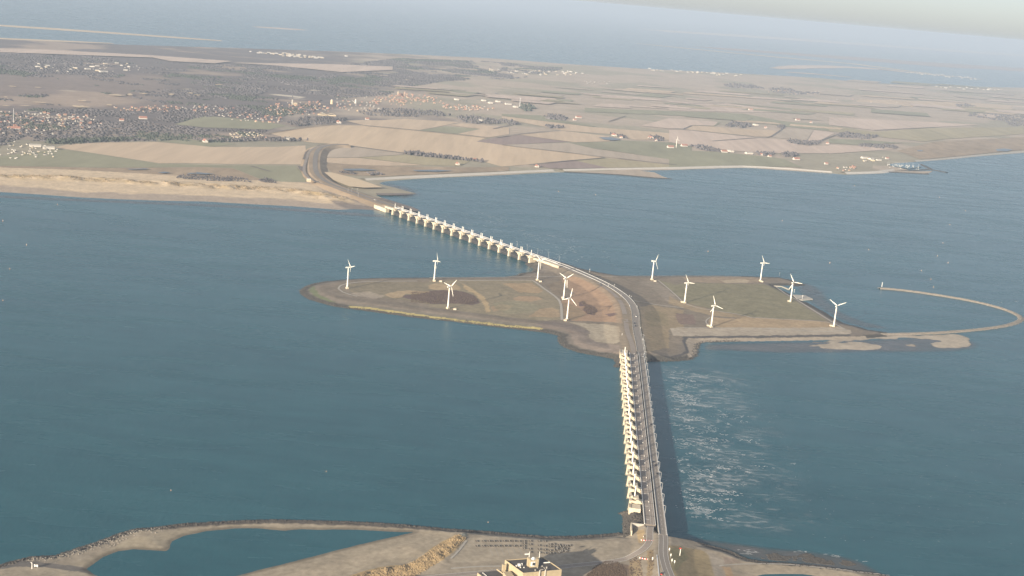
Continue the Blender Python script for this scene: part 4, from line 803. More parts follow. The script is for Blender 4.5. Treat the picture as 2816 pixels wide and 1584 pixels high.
path('path', C(c4, [(-260, 260), (-150, 350), (0, 480), (90, 570), (160, 610), (300, 655), (500, 690), (900, 745), (1080, 795)]), 1.7)
path('path', C(c4, [(1080, 795), (1500, 815), (2150, 850), (2300, 910), (2420, 975)]), 1.5)
path('path', C(c4, [(480, 790), (420, 830), (420, 870), (480, 915)]), 1.5)
path('path', C(c3, [(-60, 195), (900, 195), (1400, 188), (1930, 186), (2300, 188), (2700, 196)]), 1.7)
path('path', C(c4, [(1390, 340), (1560, 460), (1720, 545), (2000, 720), (2240, 870), (2420, 975)]), 2.2)
path('path', C(c3, [(1230, 515), (1330, 535), (1420, 545), (1600, 575), (1930, 610)]), 2.2)
path('path', C(c4, [(2420, 975), (2000, 1000), (1300, 940), (600, 940), (0, 935)]), 1.8)
strip('road', resample(road_isl, 8), 13.6, [(-6.5, 0), (6.5, 0)], 'asphalt', kind='structure')
strip('service_road', resample(serv_isl, 8), 13.45, [(-5, 0), (5, 0)], 'asphalt2', kind='structure')
for o_ in (-6.1, 6.1): strip('road_marking', resample(road_isl, 8), 13.62, [(o_ - .16, 0), (o_ + .16, 0)], 'paint', kind='structure')
for sgn in (-1, 1):
    o = strip('guard_rail', resample(road_isl, 8), 14.3, [(sgn * 8.0 - .12, -.7), (sgn * 8.0 - .12, .25), (sgn * 8.0 + .12, .25), (sgn * 8.0 + .12, -.7)], 'steel')
    tag(o, ['grey guard rail on the left of the island road', 'grey guard rail on the right of the island road'][sgn > 0], 'guard rail')

for px, py, yaw, th, lb in turb:
    x, y, z = on_island(px, py); put_turbine(x, y, z - .3, yaw, th, lb)
for px, py, lb in ((C(c2, [(190, 452)])[0] + ('cream hut beside the back-shore turbine left of the centre',)), (C(c2, [(425, 917)])[0] + ('cream hut beside the front-shore heather turbine',)), (C(c2, [(1846, 455)])[0] + ('cream hut beside the turbine before the barrier end',)),
                   (C(c2, [(2218, 722)])[0] + ('cream hut at the rear turbine of the close pair',)), (C(c2, [(2258, 1100)])[0] + ('cream hut at the front turbine of the close pair',)), (C(c3, [(1550, 262)])[0] + ('cream hut right of the first turbine past the road',)),
                   (C(c4, [(80, 578)])[0] + ('cream hut at the turbine on the meadow edge',)), (C(c4, [(452, 915)])[0] + ('cream hut at the turbine on the tan bank',)), (C(c4, [(1216, 288)])[0] + ('cream hut at the back-shore turbine by the pier',)), (C(c4, [(1600, 566)])[0] + ('cream hut at the turbine beside the jetty',)), (C(c4, [(2200, 915)])[0] + ('cream hut at the rightmost turbine',))):
    x, y, z = on_island(px, py); o = empty('hut', (x, y, z - .2), .15); tag(o, lb, 'hut', 'transformer huts beside the turbines')
    for nm, me in (('wall', HUTW), ('roof', HUTR), ('door', HUTD)): link(nm, me, o)

# rubble along the island's edge
def edge_rocks(name, px, n, off, size, label, seed, m='rock', zf=None):
    L = resample(P2(px, 0), 3); r = np.random.default_rng(seed); i = r.integers(0, len(L), n)
    q = L[i] + r.normal(0, 1, (n, 2)) * off
    z = zf(q) if zf else np.zeros(n)
    k = (z > -1.2); q = q[k]; z = z[k]; s = r.uniform(*size, len(q))
    return blobs(name, np.c_[q, z - .2], s, s * r.uniform(.7, 1.2, len(q)), m, seed, label, 'rocks')
edge_rocks('rock_edge', outline[52:] + outline[:4], 5200, 5, (.5, 1.5), 'dark rubble edge along the front shore of the island', 41, 'rock', hIa)
edge_rocks('rock_edge', outline[12:20], 900, 6, (.6, 1.6), 'dark rubble at the island end of the far barrier', 42, 'rock', hIa)

# breakwater that hooks round the right-hand bay
bw_px = [(2425, 919), (2480, 918.5), (2560, 916), (2640, 911), (2710, 904), (2765, 896), (2798, 886), (2811, 876), (2800, 866), (2770, 853), (2730, 841), (2680, 829), (2620, 818), (2560, 808.5), (2500, 800), (2450, 795), (2418, 793)]
L = resample(chaikin(P2(bw_px, 1), 2), 8); rr = np.random.default_rng(5)
V, F = ribbon(L, 0, [(9, -1), (6.5, .6), (4, 2.4), (1.5, 3.4), (-1.5, 3.4), (-4, 2.4), (-6.5, .6), (-9, -1)])
V = np.array(V); V[:, 2] += rr.normal(0, .25, len(V)); V[:, :2] += rr.normal(0, .5, (len(V), 2))
bwr = MB().add(V, F).build('breakwater', 'rubble'); tag(bwr, 'long curved rubble breakwater hooking round the bay on the right', 'breakwater')
n = 2600; i = rr.integers(0, len(L), n); q = L[i] + rr.normal(0, 3.5, (n, 2)); dd = pdist(q[:, 0], q[:, 1], L)
b = blobs('rubble', np.c_[q, np.clip(3.0 - dd * .36, -.3, 3)], rr.uniform(.5, 1.2, n), rr.uniform(.4, 1.2, n), 'rock_light', 6, parent=bwr)
x, y = G(2425, 789, 3); o = empty('beacon', (x, y, 3.0)); tag(o, 'white beacon post on the head of the breakwater', 'beacon')
MB().cyl((0, 0, 0), (0, 0, 11), .8, .6, 8).build('post', 'white', o); MB().cyl((0, 0, 11), (0, 0, 12.6), 1.1, .9, 8).build('lantern', 'steel', o)
# sandbanks in front of it
for lbp in ([(2220, 941), (2300, 936), (2400, 925), (2470, 922), (2540, 921), (2620, 918), (2660, 924), (2670, 940), (2668, 954), (2640, 956), (2620, 959), (2580, 958), (2560, 950), (2556, 944), (2575, 941), (2590, 936), (2540, 934), (2500, 928), (2440, 936), (2400, 931), (2330, 940), (2260, 944)],
            [(2213, 951), (2245, 946), (2300, 940), (2370, 939), (2410, 947), (2424, 953), (2418, 960), (2395, 963), (2330, 961), (2260, 959), (2255, 952), (2230, 954)], [(2480, 946), (2500, 943), (2525, 948), (2530, 953), (2500, 954), (2485, 950)]):
    w = chaikin(P2(lbp, 0), 2, True)
    terrain('sandbank', w, 4.0, lambda x, y, s: np.interp(s, [-12, 0, 25, 80], [-.5, 0, .5, .9]) + (fbm(x, y, 26, 8) - .5) * .5,
            lambda x, y, z, s: np.array((0.38, 0.325, 0.255)) * (0.82 + .36 * fbm(x, y, 24, 9))[:, None] * (1 - .35 * smooth(.15, .0, z))[:, None], 'terrain')
# jetties on the right side
def quay(name, px, z, m, label):
    o = MB().prism(P2(px, z), -1.5, z).build(name, m); tag(o, label, 'jetty'); return o
quay('jetty', C(c4, [(1660, 465), (1840, 478), (1945, 528), (1800, 540), (1720, 535)]), 2.4, 'concrete_grey', 'grey concrete jetty platform right of the meadow')
o = strip('jetty', resample(P2(C(c4, [(1395, 338), (1500, 346), (1560, 370), (1600, 388), (1640, 350)]), 2), 3), 2.2, [(-2, -3), (-2, 0), (2, 0), (2, -3)], 'path'); tag(o, 'narrow hooked pier in the small cove behind the meadow', 'jetty')
for px, lb in ((C(c4, [(1462, 215)])[0], 'white post on the back shore of the island'), (C(c4, [(1790, 540)])[0], 'mast on the concrete jetty'), (C(c4, [(1672, 462)])[0], 'thin pole at the root of the jetty'), (C(c3, [(683, 140)])[0], 'grey post beside the island road bend')):
    x, y, z = on_island(*px); o = empty('post', (x, y, max(z, 2))); tag(o, lb, 'post'); MB().cyl((0, 0, 0), (0, 0, 8), .45, .35, 8).build('pole', 'steel', o); MB().box((0, 0, 8.2), (1.4, .9, 1.2)).build('head', 'white', o)

# ================================================================== NEAR SHORE (bottom of the photo)
near_out = C(c8, [(-700, 640), (0, 430), (130, 395), (300, 350), (380, 330), (700, 315), (900, 250), (1200, 150), (1500, 40), (1700, -20)]) + C(cA, [(850, 140), (1000, 120), (1300, 103), (1500, 98), (1700, 103), (2000, 112), (2200, 125)]) + \
   C(c6, [(0, 85), (500, 115), (900, 150), (1250, 180), (1500, 200), (1900, 195), (2300, 170), (2576, 145)]) + [(1712, 1470), (1713, 1440), (1716, 1420), (1708, 1415), (1702, 1412), (1727, 1405), (1745, 1398), (1772, 1402), (1786, 1430), (1806, 1458), (1832, 1476)] + \
   C(c7, [(90, 80), (300, 110), (480, 150), (640, 190), (780, 225), (900, 285), (980, 320), (1150, 350), (1500, 375), (1800, 400), (2100, 440), (2400, 480), (2576, 515)]) + [(2520, 1602), (2640, 1640), (2700, 1700), (2200, 1740), (1400, 1760), (0, 1740), (-150, 1720)]
near_w = P2(near_out, 0)
lag_px = C(cA, [(470, 365), (520, 330), (560, 300), (640, 270), (720, 260), (860, 266), (905, 268), (925, 250), (935, 215), (1000, 185), (1120, 160), (1280, 145), (1420, 145), (1550, 158), (1650, 150), (1950, 152), (2180, 165), (2255, 165), (2150, 190), (1950, 235), (1700, 300), (1500, 350), (1290, 404), (1100, 480), (850, 500), (640, 440), (520, 400)])
lag_w = P2(lag_px, 0)
lag2_w = P2(C(c7, [(1080, 515), (1160, 496), (1350, 488), (1600, 495), (1750, 510), (2000, 560), (1700, 640), (1100, 620)]), 0)
road_n = chaikin(np.array([SW(18.25, 35), SW(18.6, 35)] + [G(a, b, 14.3) for a, b in ((1823, 1522), (1828, 1545), (1834, 1565), (1842, 1584), (1864, 1640), (1900, 1720))]), 3)
serv_n = chaikin(np.array([SW(17.6, 20), SW(17.75, 20)] + [G(a, b, 11) for a, b in ((1786, 1472), (1787, 1487), (1782, 1500), (1768, 1513), (1745, 1522), (1715, 1530), (1680, 1536), (1640, 1540), (1560, 1548), (1480, 1556), (1380, 1560), (1250, 1572), (1100, 1584), (900, 1610))]), 3)
def hN(x, y, s):
    px, py = PX(x, y, np.full_like(x, 4.0))
    plat = np.interp(s, [-14, 0, 3, 11, 27, 36, 500], [-5, -.3, .9, 1.6, 6.6, 6.8, 6.4])
    dam = np.interp(s, [-14, 0, 4, 10, 18, 30, 60], [-4, -.3, 1.5, 3.2, 3.0, 2.2, 2.2])
    k = smooth(1090, 1230, px) + smooth(170, 60, px) * smooth(1520, 1550, py); k = np.clip(k, 0, 1)
    k2 = smooth(2010, 2120, px) * .55; h = plat * (1 - k2) + dam * k2
    h = dam * (1 - k) + h * k
    dl = sdist(x.ravel(), y.ravel(), lag_w).reshape(x.shape); d2 = sdist(x.ravel(), y.ravel(), lag2_w).reshape(x.shape)
    for q, sl in ((dl, .075), (d2, .09)): h = np.where(q > 0, np.maximum(-1.2, -q * .1), np.minimum(h, -q * sl + .05))
    dr = pdist(x, y, road_n); ds = pdist(x, y, serv_n)
    emb = np.maximum(14.1 - np.clip(dr - 9, 0, 99) * .24, 6.4 + 6.9 * smooth(1532, 1478, py) - np.clip(ds - 6, 0, 99) * .42)
    h = np.where(s > 1, np.maximum(h, np.minimum(emb, s * .5)), h)
    rid = np.exp(-(pdist(x, y, ridge_w) / 11.0) ** 2); h = h + rid * (1.0 + 5.0 * fbm(x, y, 9, 71)) * (dl < -3)
    h = h + np.where((s > 0) & (s < 16), (fbm(x, y, 4, 14, 3) - .5) * 1.3, (fbm(x, y, 30, 15) - .5) * .35)
    # rock mound beside the last pillar
    mound = np.exp(-(np.hypot(x - mnd[0], y - mnd[1]) / 22.0) ** 2) * 9.0
    return np.where((s > 0) & (mound > .4), np.maximum(h, np.minimum(mound, s * .7)), h)
ridge_w = P2(C(cA, [(2520, 188), (2470, 240), (2380, 310), (2250, 345), (2050, 385), (1900, 430)]), 5)
mnd = np.array(G(1745, 1422, 5))
Znr = [
 (C(cA, [(0, 345), (120, 322), (330, 335), (480, 365), (700, 420), (300, 420), (0, 400)]), (0.155, 0.14, 0.125), .9),
 (C(cA, [(-100, 420), (0, 365), (100, 352), (260, 362), (420, 380), (620, 420), (400, 560), (-100, 560)]), (0.37, 0.31, 0.225), .95),
 (C(cA, [(560, 275), (700, 205), (860, 170), (1000, 150), (1280, 128), (1700, 130), (2100, 140), (2250, 150), (2250, 165), (1950, 155), (1600, 155), (1280, 150), (1000, 190), (930, 230), (900, 275), (720, 265), (600, 290), (500, 350), (380, 345)]), (0.30, 0.255, 0.185), .85),
 (C(cA, [(1200, 430), (1500, 350), (1950, 238), (2255, 163), (2420, 165), (2500, 180), (2440, 215), (2390, 250), (2300, 318), (2200, 335), (1900, 404), (1700, 460)]), (0.32, 0.268, 0.195), .95),
 (C(cA, [(1450, 420), (1900, 310), (2200, 240), (2380, 200), (2400, 230), (2200, 290), (1900, 360), (1600, 440)]), (0.36, 0.30, 0.22), .6),
 (C(cA, [(2490, 178), (2545, 200), (2480, 262), (2385, 335), (2250, 410), (1900, 470), (1850, 420), (2000, 372), (2250, 330), (2400, 222)]), (0.40, 0.285, 0.145), .9),
 (C(c6, [(140, 145), (260, 145), (270, 170), (230, 260), (170, 200)]), (0.10, 0.12, 0.12), .8),
 (C(c6, [(200, 260), (400, 210), (1200, 215), (1900, 300), (1880, 480), (1400, 540), (800, 560), (0, 620), (0, 540)]), (0.335, 0.285, 0.215), .85),
 (C(c6, [(1900, 300), (2576, 260), (2576, 520), (2100, 430)]), (0.325, 0.275, 0.205), .8),
 (C(c6, [(2080, 800), (2250, 640), (2400, 580), (2576, 600), (2700, 700), (2700, 900), (2000, 900)]), (0.20, 0.135, 0.085), .95),
 (C(cN, [(0, 1180), (150, 1220), (200, 1350), (150, 1500), (-100, 1500)]), (0.17, 0.12, 0.085), .9),
 (C(cN, [(150, 1130), (380, 1120), (420, 1500), (160, 1500)]), (0.30, 0.225, 0.13), .85),
 (C(cN, [(500, 960), (640, 900), (650, 1400), (520, 1500)]), (0.27, 0.20, 0.11), .85),
 (C(cN, [(320, 500), (450, 500), (460, 650), (400, 780), (330, 760)]), (0.36, 0.26, 0.14), .85),
 (C(c7, [(70, 160), (300, 190), (480, 230), (530, 290), (560, 400), (600, 520), (100, 560)]), (0.255, 0.20, 0.115), .95),
 (C(c7, [(90, 200), (250, 210), (300, 300), (200, 420), (120, 480)]), (0.205, 0.185, 0.10), .7),
 (C(c7, [(520, 240), (600, 260), (740, 360), (640, 400), (720, 560), (640, 560), (570, 380)]), (0.29, 0.25, 0.20), .95),
 (C(c7, [(690, 290), (860, 320), (900, 365), (720, 370)]), (0.24, 0.19, 0.15), .9),
 (C(c7, [(680, 400), (780, 420), (900, 515), (760, 560), (700, 440)]), (0.36, 0.25, 0.145), .9),
 (C(c7, [(780, 420), (1200, 385), (1600, 400), (2000, 445), (2576, 515), (2576, 700), (900, 700)]), (0.295, 0.25, 0.185), .9),
]
def cN_(x, y, z, s):
    n = fbm(x, y, 7, 32); b = np.empty((len(x), 3)); b[:] = (0.29, 0.245, 0.185)
    t = smooth(15, 11, s + (n - .5) * 6); b = b * (1 - t[:, None]) + np.array((0.085, 0.076, 0.066)) * t[:, None]
    b *= (0.88 + .24 * fbm(x, y, 22, 56))[:, None]
    c = paint(x, y, z, b, Znr, 1.0, 7)
    dl = -sdist(x, y, lag_w); w = smooth(9, 2, dl) * (dl > -3); c = c * (1 - .45 * w[:, None])
    dd = np.hypot(x - mnd[0], y - mnd[1]); t = smooth(30, 24, dd) ; c = c * (1 - t[:, None]) + np.array((0.17, 0.14, 0.11)) * t[:, None]
    return c * (0.9 + .2 * fbm(x, y, 3, 91, 2))[:, None]
big = terrain('near_shore', near_w, 1.9, hN, cN_, 'terrain')
def hNa(q):
    x = np.ascontiguousarray(q[:, 0]); y = np.ascontiguousarray(q[:, 1]); return hN(x, y, sdist(x, y, near_w))
def on_near(px, py): return tuple(survey([(px, py)], hNa, 6.0)[0])
def near_strip(name, px, w, m, up=.15, n=2):
    L = resample(survey(resample(chaikin(px, n), 5), hNa, 6.0), 3); z = L[:, 2]
    return strip(name, L[:, :2], lambda i: z[max(0, i - 2):i + 3].max() + up, [(-w, 0), (w, 0)], m, kind='structure')
strip('road', resample(road_n, 6), 14.35, [(-6, 0), (6, 0)], 'asphalt', kind='structure')
Ls = resample(serv_n, 4); zs = np.maximum.reduce([hNa(Ls + dv) for dv in (np.array([0, 0]), np.array([4, 0]), np.array([-4, 0]), np.array([0, 4]), np.array([0, -4]))])
zz = lambda i: zs[max(0, i - 1):i + 2].max() + .12
strip('service_road', Ls, zz, [(-4.2, 0), (4.2, 0)], 'asphalt2', kind='structure')
for o_ in (-4.0, 4.0): strip('road_marking', Ls, lambda i: zz(i) + .04, [(o_ - .2, 0), (o_ + .2, 0)], 'paint', kind='structure')
for o_ in (-5.6, 0, 5.6): strip('road_marking', resample(road_n, 6), 14.4, [(o_ - .18, 0), (o_ + .18, 0)], 'paint', kind='structure')
near_strip('path', C(c7, [(655, 402), (780, 390), (900, 381), (1200, 376), (1400, 382), (1600, 395), (2000, 440), (2576, 506), (2900, 560)]), 1.3, 'path')
near_strip('track', C(c6, [(0, 690), (400, 660), (800, 655)]), 1.6, 'path')
near_strip('track', C(c6, [(0, 540), (120, 420), (240, 260)]), 1.4, 'path')
for i in range(7):
    near_strip('parking_line', C(c6, [(595 + i * 88, 380 - i * 3), (650 + i * 88, 500 - i * 4)]), .25, 'path', .12, 0)
edge_rocks('rock_edge', near_out[1:12], 3800, 4.5, (.5, 1.5), 'pale-flecked boulder edge of the lagoon dam at the lower left', 51, 'rock', hNa)
edge_rocks('rock_edge', near_out[4:11], 2600, 8, (.4, 1.1), 'pale rubble spread over the back of the lagoon dam', 52, 'rock_light', hNa)
edge_rocks('rock_edge', near_out[11:26], 4200, 4, (.5, 1.4), 'dark boulder edge running along the front of the parking ground', 53, 'rock', hNa)
edge_rocks('rock_edge', near_out[26:37], 1500, 6, (.6, 1.6), 'rough dark rock mound at the near end of the barrier', 54, 'rock', hNa)
edge_rocks('rock_edge', near_out[37:50], 2600, 4, (.5, 1.3), 'dark rock edge curving away at the lower right', 55, 'rock', hNa)
# reef of dark weed-covered stones
reef = P2(C(c7, [(1120, 315), (1180, 270), (1300, 250), (1380, 290), (1550, 290), (1640, 255), (1700, 265), (1760, 300), (1850, 318), (1950, 315), (2150, 350), (2220, 385), (2150, 402), (1900, 388), (1600, 352), (1300, 338)]), 0)
q = rng.uniform(reef.min(0), reef.max(0), (6000, 2)); q = q[inpoly(q[:, 0], q[:, 1], reef)]; q = q[fbm(q[:, 0], q[:, 1], 12, 6) > .42]
blobs('reef_rocks', np.c_[q, np.full(len(q), -.15)], rng.uniform(.5, 1.5, len(q)), rng.uniform(.3, .8, len(q)), 'rock', 61, 'dark weedy reef stones breaking the water at the lower right', 'rocks')
# shrubs
def shrubs(name, poly, n, size, m, label, seed, zf=hNa):
    w = P2(poly, 6); r = np.random.default_rng(seed); q = r.uniform(w.min(0), w.max(0), (n * 4, 2)); q = q[inpoly(q[:, 0], q[:, 1], w)][:n]
    z = zf(q); s = r.uniform(*size, len(q)); blobs(name, np.c_[q, z - .2], s, s * r.uniform(.8, 1.3, len(q)), m, seed, label, 'shrubs')
shrubs('marram_clumps', C(cA, [(2490, 178), (2545, 200), (2480, 262), (2385, 335), (2250, 410), (1900, 470), (1850, 420), (2000, 372), (2250, 330), (2400, 222)]), 2600, (.4, 1.1), 'marram', 'tan tufted dune ridge between the beach and the parking ground', 71)
shrubs('bare_shrubs', C(c6, [(2080, 800), (2250, 640), (2400, 580), (2576, 600), (2700, 700), (2700, 900), (2000, 900)]), 3600, (.3, .85), 'shrub', 'brown leafless shrubs right of the control building', 72)
shrubs('bare_shrubs', C(cN, [(150, 1130), (380, 1100), (420, 1500), (160, 1500)]), 120, (.5, 1.2), 'shrub', 'scattered brown bushes left of the ramp', 73)
shrubs('bare_shrubs', C(cN, [(540, 1080), (640, 1000), (650, 1400), (540, 1500)]), 120, (.4, .9), 'shrub', 'brown scrub strip beside the ramp wall', 74)
shrubs('heather', C(c2, [(-300, 620), (0, 610), (300, 600), (550, 615), (720, 665), (800, 735), (830, 790), (700, 830), (400, 805), (0, 815), (-300, 790)]), 2600, (.5, 1.2), 'shrub', 'purple-brown heather patch in the middle of the island', 75, hIa)
shrubs('heather', C(c3, [(530, 540), (610, 515), (650, 560), (760, 600), (790, 640), (740, 710), (650, 690), (590, 640), (620, 590)]), 600, (.5, 1.2), 'shrub', 'dark thicket left of the island road', 76, hIa)

shrubs('rock_mound', [(1714, 1415), (1728, 1406), (1766, 1404), (1768, 1444), (1738, 1450), (1738, 1470), (1714, 1477)], 1500, (.5, 1.4), 'rock', 'rough dark rocks heaped against the near end of the barrier', 77)
# ================================================================== THE BARRIERS
def u_box(mb, u0, u1, v0, v1, z0, z1): return mb.box(((u0 + u1) / 2, (v0 + v1) / 2, (z0 + z1) / 2), (u1 - u0, v1 - v0, z1 - z0))
def pillar_parts(end=None):
    P = []
    sh = MB(); sec = [(-6, 2.9, -7.0, 13), (1.6, 2.9, -6.6, 13), (12, 2.8, -6.0, 12), (16.5, 3.4, -6.0, 9), (18.6, 5.2, -6.2, 6.2)]
    for z, hu, va, vb in sec: sh.v += [(-hu, va, z), (hu, va, z), (hu, vb, z), (-hu, vb, z)]
    for i in range(len(sec) - 1):
        for a in range(4): sh.f.append((i * 4 + a, i * 4 + (a + 1) % 4, i * 4 + 4 + (a + 1) % 4, i * 4 + 4 + a))
    sh.f.append((16, 17, 18, 19)); P.append(('shaft', sh.mesh('shaft', 'concrete')))
    P.append(('foot_collar', u_box(MB(), -3.4, 3.4, -7.5, 13.4, -3, 1.6).mesh('foot_collar', 'concrete_wet')))
    P.append(('cap', u_box(MB(), -3.4, 3.4, -6.6, 6.4, 18.6, 20.4).mesh('cap', 'concrete')))
    for nm, v0, v1, le in (('cap_arm', -6.3, -3.0, 14.0), ('cap_arm', 2.8, 6.2, 10.0)):
        for s in (-1, 1):
            a = MB(); q = [(3.4, 17.4), (le, 19.3), (le, 20.2), (3.4, 20.2)]
            vs = [(s * u, v0, z) for u, z in q] + [(s * u, v1, z) for u, z in q]
            fs = [(0, 1, 2, 3), (7, 6, 5, 4), (0, 4, 5, 1), (1, 5, 6, 2), (2, 6, 7, 3), (3, 7, 4, 0)]
            a.add(vs, fs if s > 0 else [f[::-1] for f in fs])
            P.append((nm, a.mesh(nm, 'concrete')))
    for s in (-1, 1):
        if end == s: continue
        P.append(('hydraulic_cylinder', MB().cyl((s * 3.0, 1.0, 20.4), (s * 3.0, 1.0, 34.6), .85, .75, 12).cyl((s * 3.0, 1.0, 34.6), (s * 3.0, 1.0, 35.4), 1.0, 1.0, 12).mesh('hydraulic_cylinder', 'white')))
        P.append(('hoist_block', u_box(MB(), s * 8 - 1.6, s * 8 + 1.6, -4.2, 1.6, 13.6, 17.2).mesh('hoist_block', 'concrete')))
    P.append(('parapet', u_box(MB(), -3.4, 3.4, -6.8, -6.4, 20.4, 21.3).mesh('parapet', 'concrete')))
    P.append(('machine_box', u_box(MB(), -2.6, 2.6, -4.6, -1.6, 20.4, 22.0).mesh('machine_box', 'concrete')))
    return P
PN, PE0, PE1 = pillar_parts(), pillar_parts(-1), pillar_parts(1)
HUT = [('walkway', u_box(MB(), -.7, .7, 6.4, 12.0, 14.6, 15.0).mesh('walkway', 'white')), ('bearing_block', u_box(MB(), -6.5, -2.0, 8.6, 11.8, 11, 15.4).mesh('bearing_block', 'concrete'))]
# a gate between two pillars: dark plate with a frame of tubes on the sea side
gp = u_box(MB(), -19, 19, -1.2, -.4, -1.5, 12.5).mesh('plate', 'gate')
gribs = [u_box(MB(), -19, 19, -2.4, -1.2, z, z + .7).mesh('girder', 'gate_tube') for z in (2.2, 6.4)]
gt = MB()
for i in range(9):
    u = -18 + i * 4.5
    gt.cyl((u, -2.6, 2.5), (u + (2.2 if i < 8 else -2.2), -4.4, 6.7), .32, .32, 6).cyl((u + 2.2 if i < 8 else u - 2.2, -4.4, 6.7), (u, -2.6, 11), .32, .32, 6)
gt.cyl((-18, -4.4, 6.7), (18, -4.4, 6.7), .5, .5, 6); gtm = gt.mesh('truss', 'gate_tube')
gup = u_box(MB(), -19.2, 19.2, .2, 3.6, 10.5, 13.6).mesh('upper_beam', 'gate')
def frame(nm, W, T, k, v=0.0, z=0.0):
    x, y = W(k, v); return empty(nm, (x, y, z), math.atan2(T[1], T[0]))
# local x runs along the barrier, local y must point to the inner side
def build_barrier(W, T, npil, where, start, far):
    for k in range(npil):
        o = frame('barrier_pillar', W, T, k)
        tag(o, '%s pillar of the %s, counted from the %s' % (ORD[k], where, start), 'pillar', 'pillars of the ' + where)
        for nm, me in (PE0 if k == 0 else PE1 if k == npil - 1 else PN): link(nm, me, o)
        for nm, me in HUT: link(nm, me, o)
        if k < npil - 1:
            g = frame('barrier_gate', W, T, k + .5)
            tag(g, '%s dark gate of the %s, counted from the %s' % (ORD[k], where, start), 'gate', 'gates of the ' + where)
            link('plate', gp, g); link('truss', gtm, g); link('upper_beam', gup, g)
            for me in gribs: link('girder', me, g)
def line_pts(W, k0, k1, v, step=.25):
    return np.array([W(k, v) for k in np.arange(k0, k1 + 1e-6, step)])
def build_deck(W, T, k0, k1, where, ks=None):
    root = frame('road_bridge', W, T, k0); tag(root, 'grey two-part road deck carried by the ' + where, 'bridge')
    Ld = (k1 - k0) * 45; Lsv = ((ks or k1) - k0) * 45
    def part(nm, v0, v1, z0, z1, m, x0=0.0, x1=None): return u_box(MB(), x0, Ld if x1 is None else x1, v0, v1, z0, z1).build(nm, m, root)
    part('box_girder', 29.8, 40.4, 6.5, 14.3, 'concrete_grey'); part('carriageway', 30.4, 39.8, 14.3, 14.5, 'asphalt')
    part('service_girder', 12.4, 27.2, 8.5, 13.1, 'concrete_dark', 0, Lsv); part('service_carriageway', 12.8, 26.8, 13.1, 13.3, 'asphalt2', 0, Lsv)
    for nm, v, z in (('parapet', 30.0, 14.5), ('parapet', 40.1, 14.5), ('parapet', 12.5, 13.3), ('parapet', 27.0, 13.3)):
        w = .42 if v == 12.5 else .28
        part(nm, v - w, v + w, z, z + (1.15 if v != 27.0 else .8), 'white' if v == 12.5 else 'steel', 0, Lsv if z < 14 else Ld)
    for v in (31.2, 39.0): part('edge_line', v - .14, v + .14, 14.5, 14.52, 'paint')
    for v in (21.0, 24.4): part('edge_line', v - .12, v + .12, 13.3, 13.32, 'paint', 0, Lsv)
    n = int(k1 - k0)
    for i in range(int(Ld / 15)):
        u_box(MB(), i * 15 + 2, i * 15 + 8, 34.9, 35.15, 14.5, 14.52).build('centre_dash', 'paint', root)
    for i in range(n + 1):
        u = (math.ceil(k0) - k0 + i) * 45 + 10
        if u < Lsv - 4: u_box(MB(), u, u + .8, 14.0, 19.6, 13.3, 13.35).build('cross_line', 'paint', root); u_box(MB(), u - 12, u - 11, 12.8, 26.6, 13.29, 13.31).build('expansion_joint', 'dark', root)
    for i in range(int(Lsv / 30)):
        MB().cyl((i * 30 + 6, 21.0, 13.3), (i * 30 + 6, 21.0, 14.6), .5, .4, 8).build('bollard', 'white', root)
    return root
build_barrier(SW, ST, 17, 'near barrier', 'island end', False)
build_barrier(HW, HT, 16, 'far barrier', 'sandy end', True)
build_deck(SW, ST, -.9, 18.3, 'near barrier', 17.6); build_deck(HW, HT, -1.0, 16.6, 'far barrier')
# piers that carry the road deck beside each pillar, and abutments
for W, T, npil, where in ((SW, ST, 17, 'near barrier'), (HW, HT, 16, 'far barrier')):
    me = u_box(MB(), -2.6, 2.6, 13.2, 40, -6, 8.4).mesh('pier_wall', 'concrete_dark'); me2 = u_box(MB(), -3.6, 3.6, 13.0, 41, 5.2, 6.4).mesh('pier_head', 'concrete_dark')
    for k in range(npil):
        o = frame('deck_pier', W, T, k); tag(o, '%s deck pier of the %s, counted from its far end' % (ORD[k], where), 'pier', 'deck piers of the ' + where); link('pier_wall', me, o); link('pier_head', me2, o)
def abut(W, T, k, label, u0, u1, v0, v1, zt):
    o = frame('abutment', W, T, k); tag(o, label, 'abutment')
    u_box(MB(), u0, u1, v0, v1, -3, zt).build('block', 'concrete', o); u_box(MB(), u0, u1, v0 - .6, v0, -3, zt + 1.2).build('wing_wall', 'concrete', o); u_box(MB(), u0 + .5, u1 - .5, v0 + 1, v0 + 1.6, zt, zt + 1.0).build('kerb_wall', 'concrete', o); return o
abut(SW, ST, -1, 'tan concrete abutment at the island end of the near barrier', -10, 18, -6, 9, 14.5)
abut(SW, ST, 17, 'tan concrete abutment at the near end of the near barrier', -36, -20, -6, 9, 14.0)
abut(HW, HT, -1, 'tan wedge-shaped abutment at the sandy end of the far barrier', -66, 2, -2, 10, 10.0)
abut(HW, HT, 16.4, 'tan abutment wall where the far barrier meets the island', 20, 80, 2, 11, 10.5)
# tan girder spans at the ends of the far barrier
for k0, k1, lb in ((-1.3, -.1, 'tan girder between the sandy abutment and the first pillar'), (15.1, 17.4, 'long tan girder from the last pillar to the island abutment')):
    o = frame('end_girder', HW, HT, k0); tag(o, lb, 'girder'); u_box(MB(), 0, (k1 - k0) * 45, 3, 5.4, 12, 17).build('web', 'concrete', o); u_box(MB(), 0, (k1 - k0) * 45, 1.6, 11.5, 17, 17.6).build('flange', 'concrete', o)
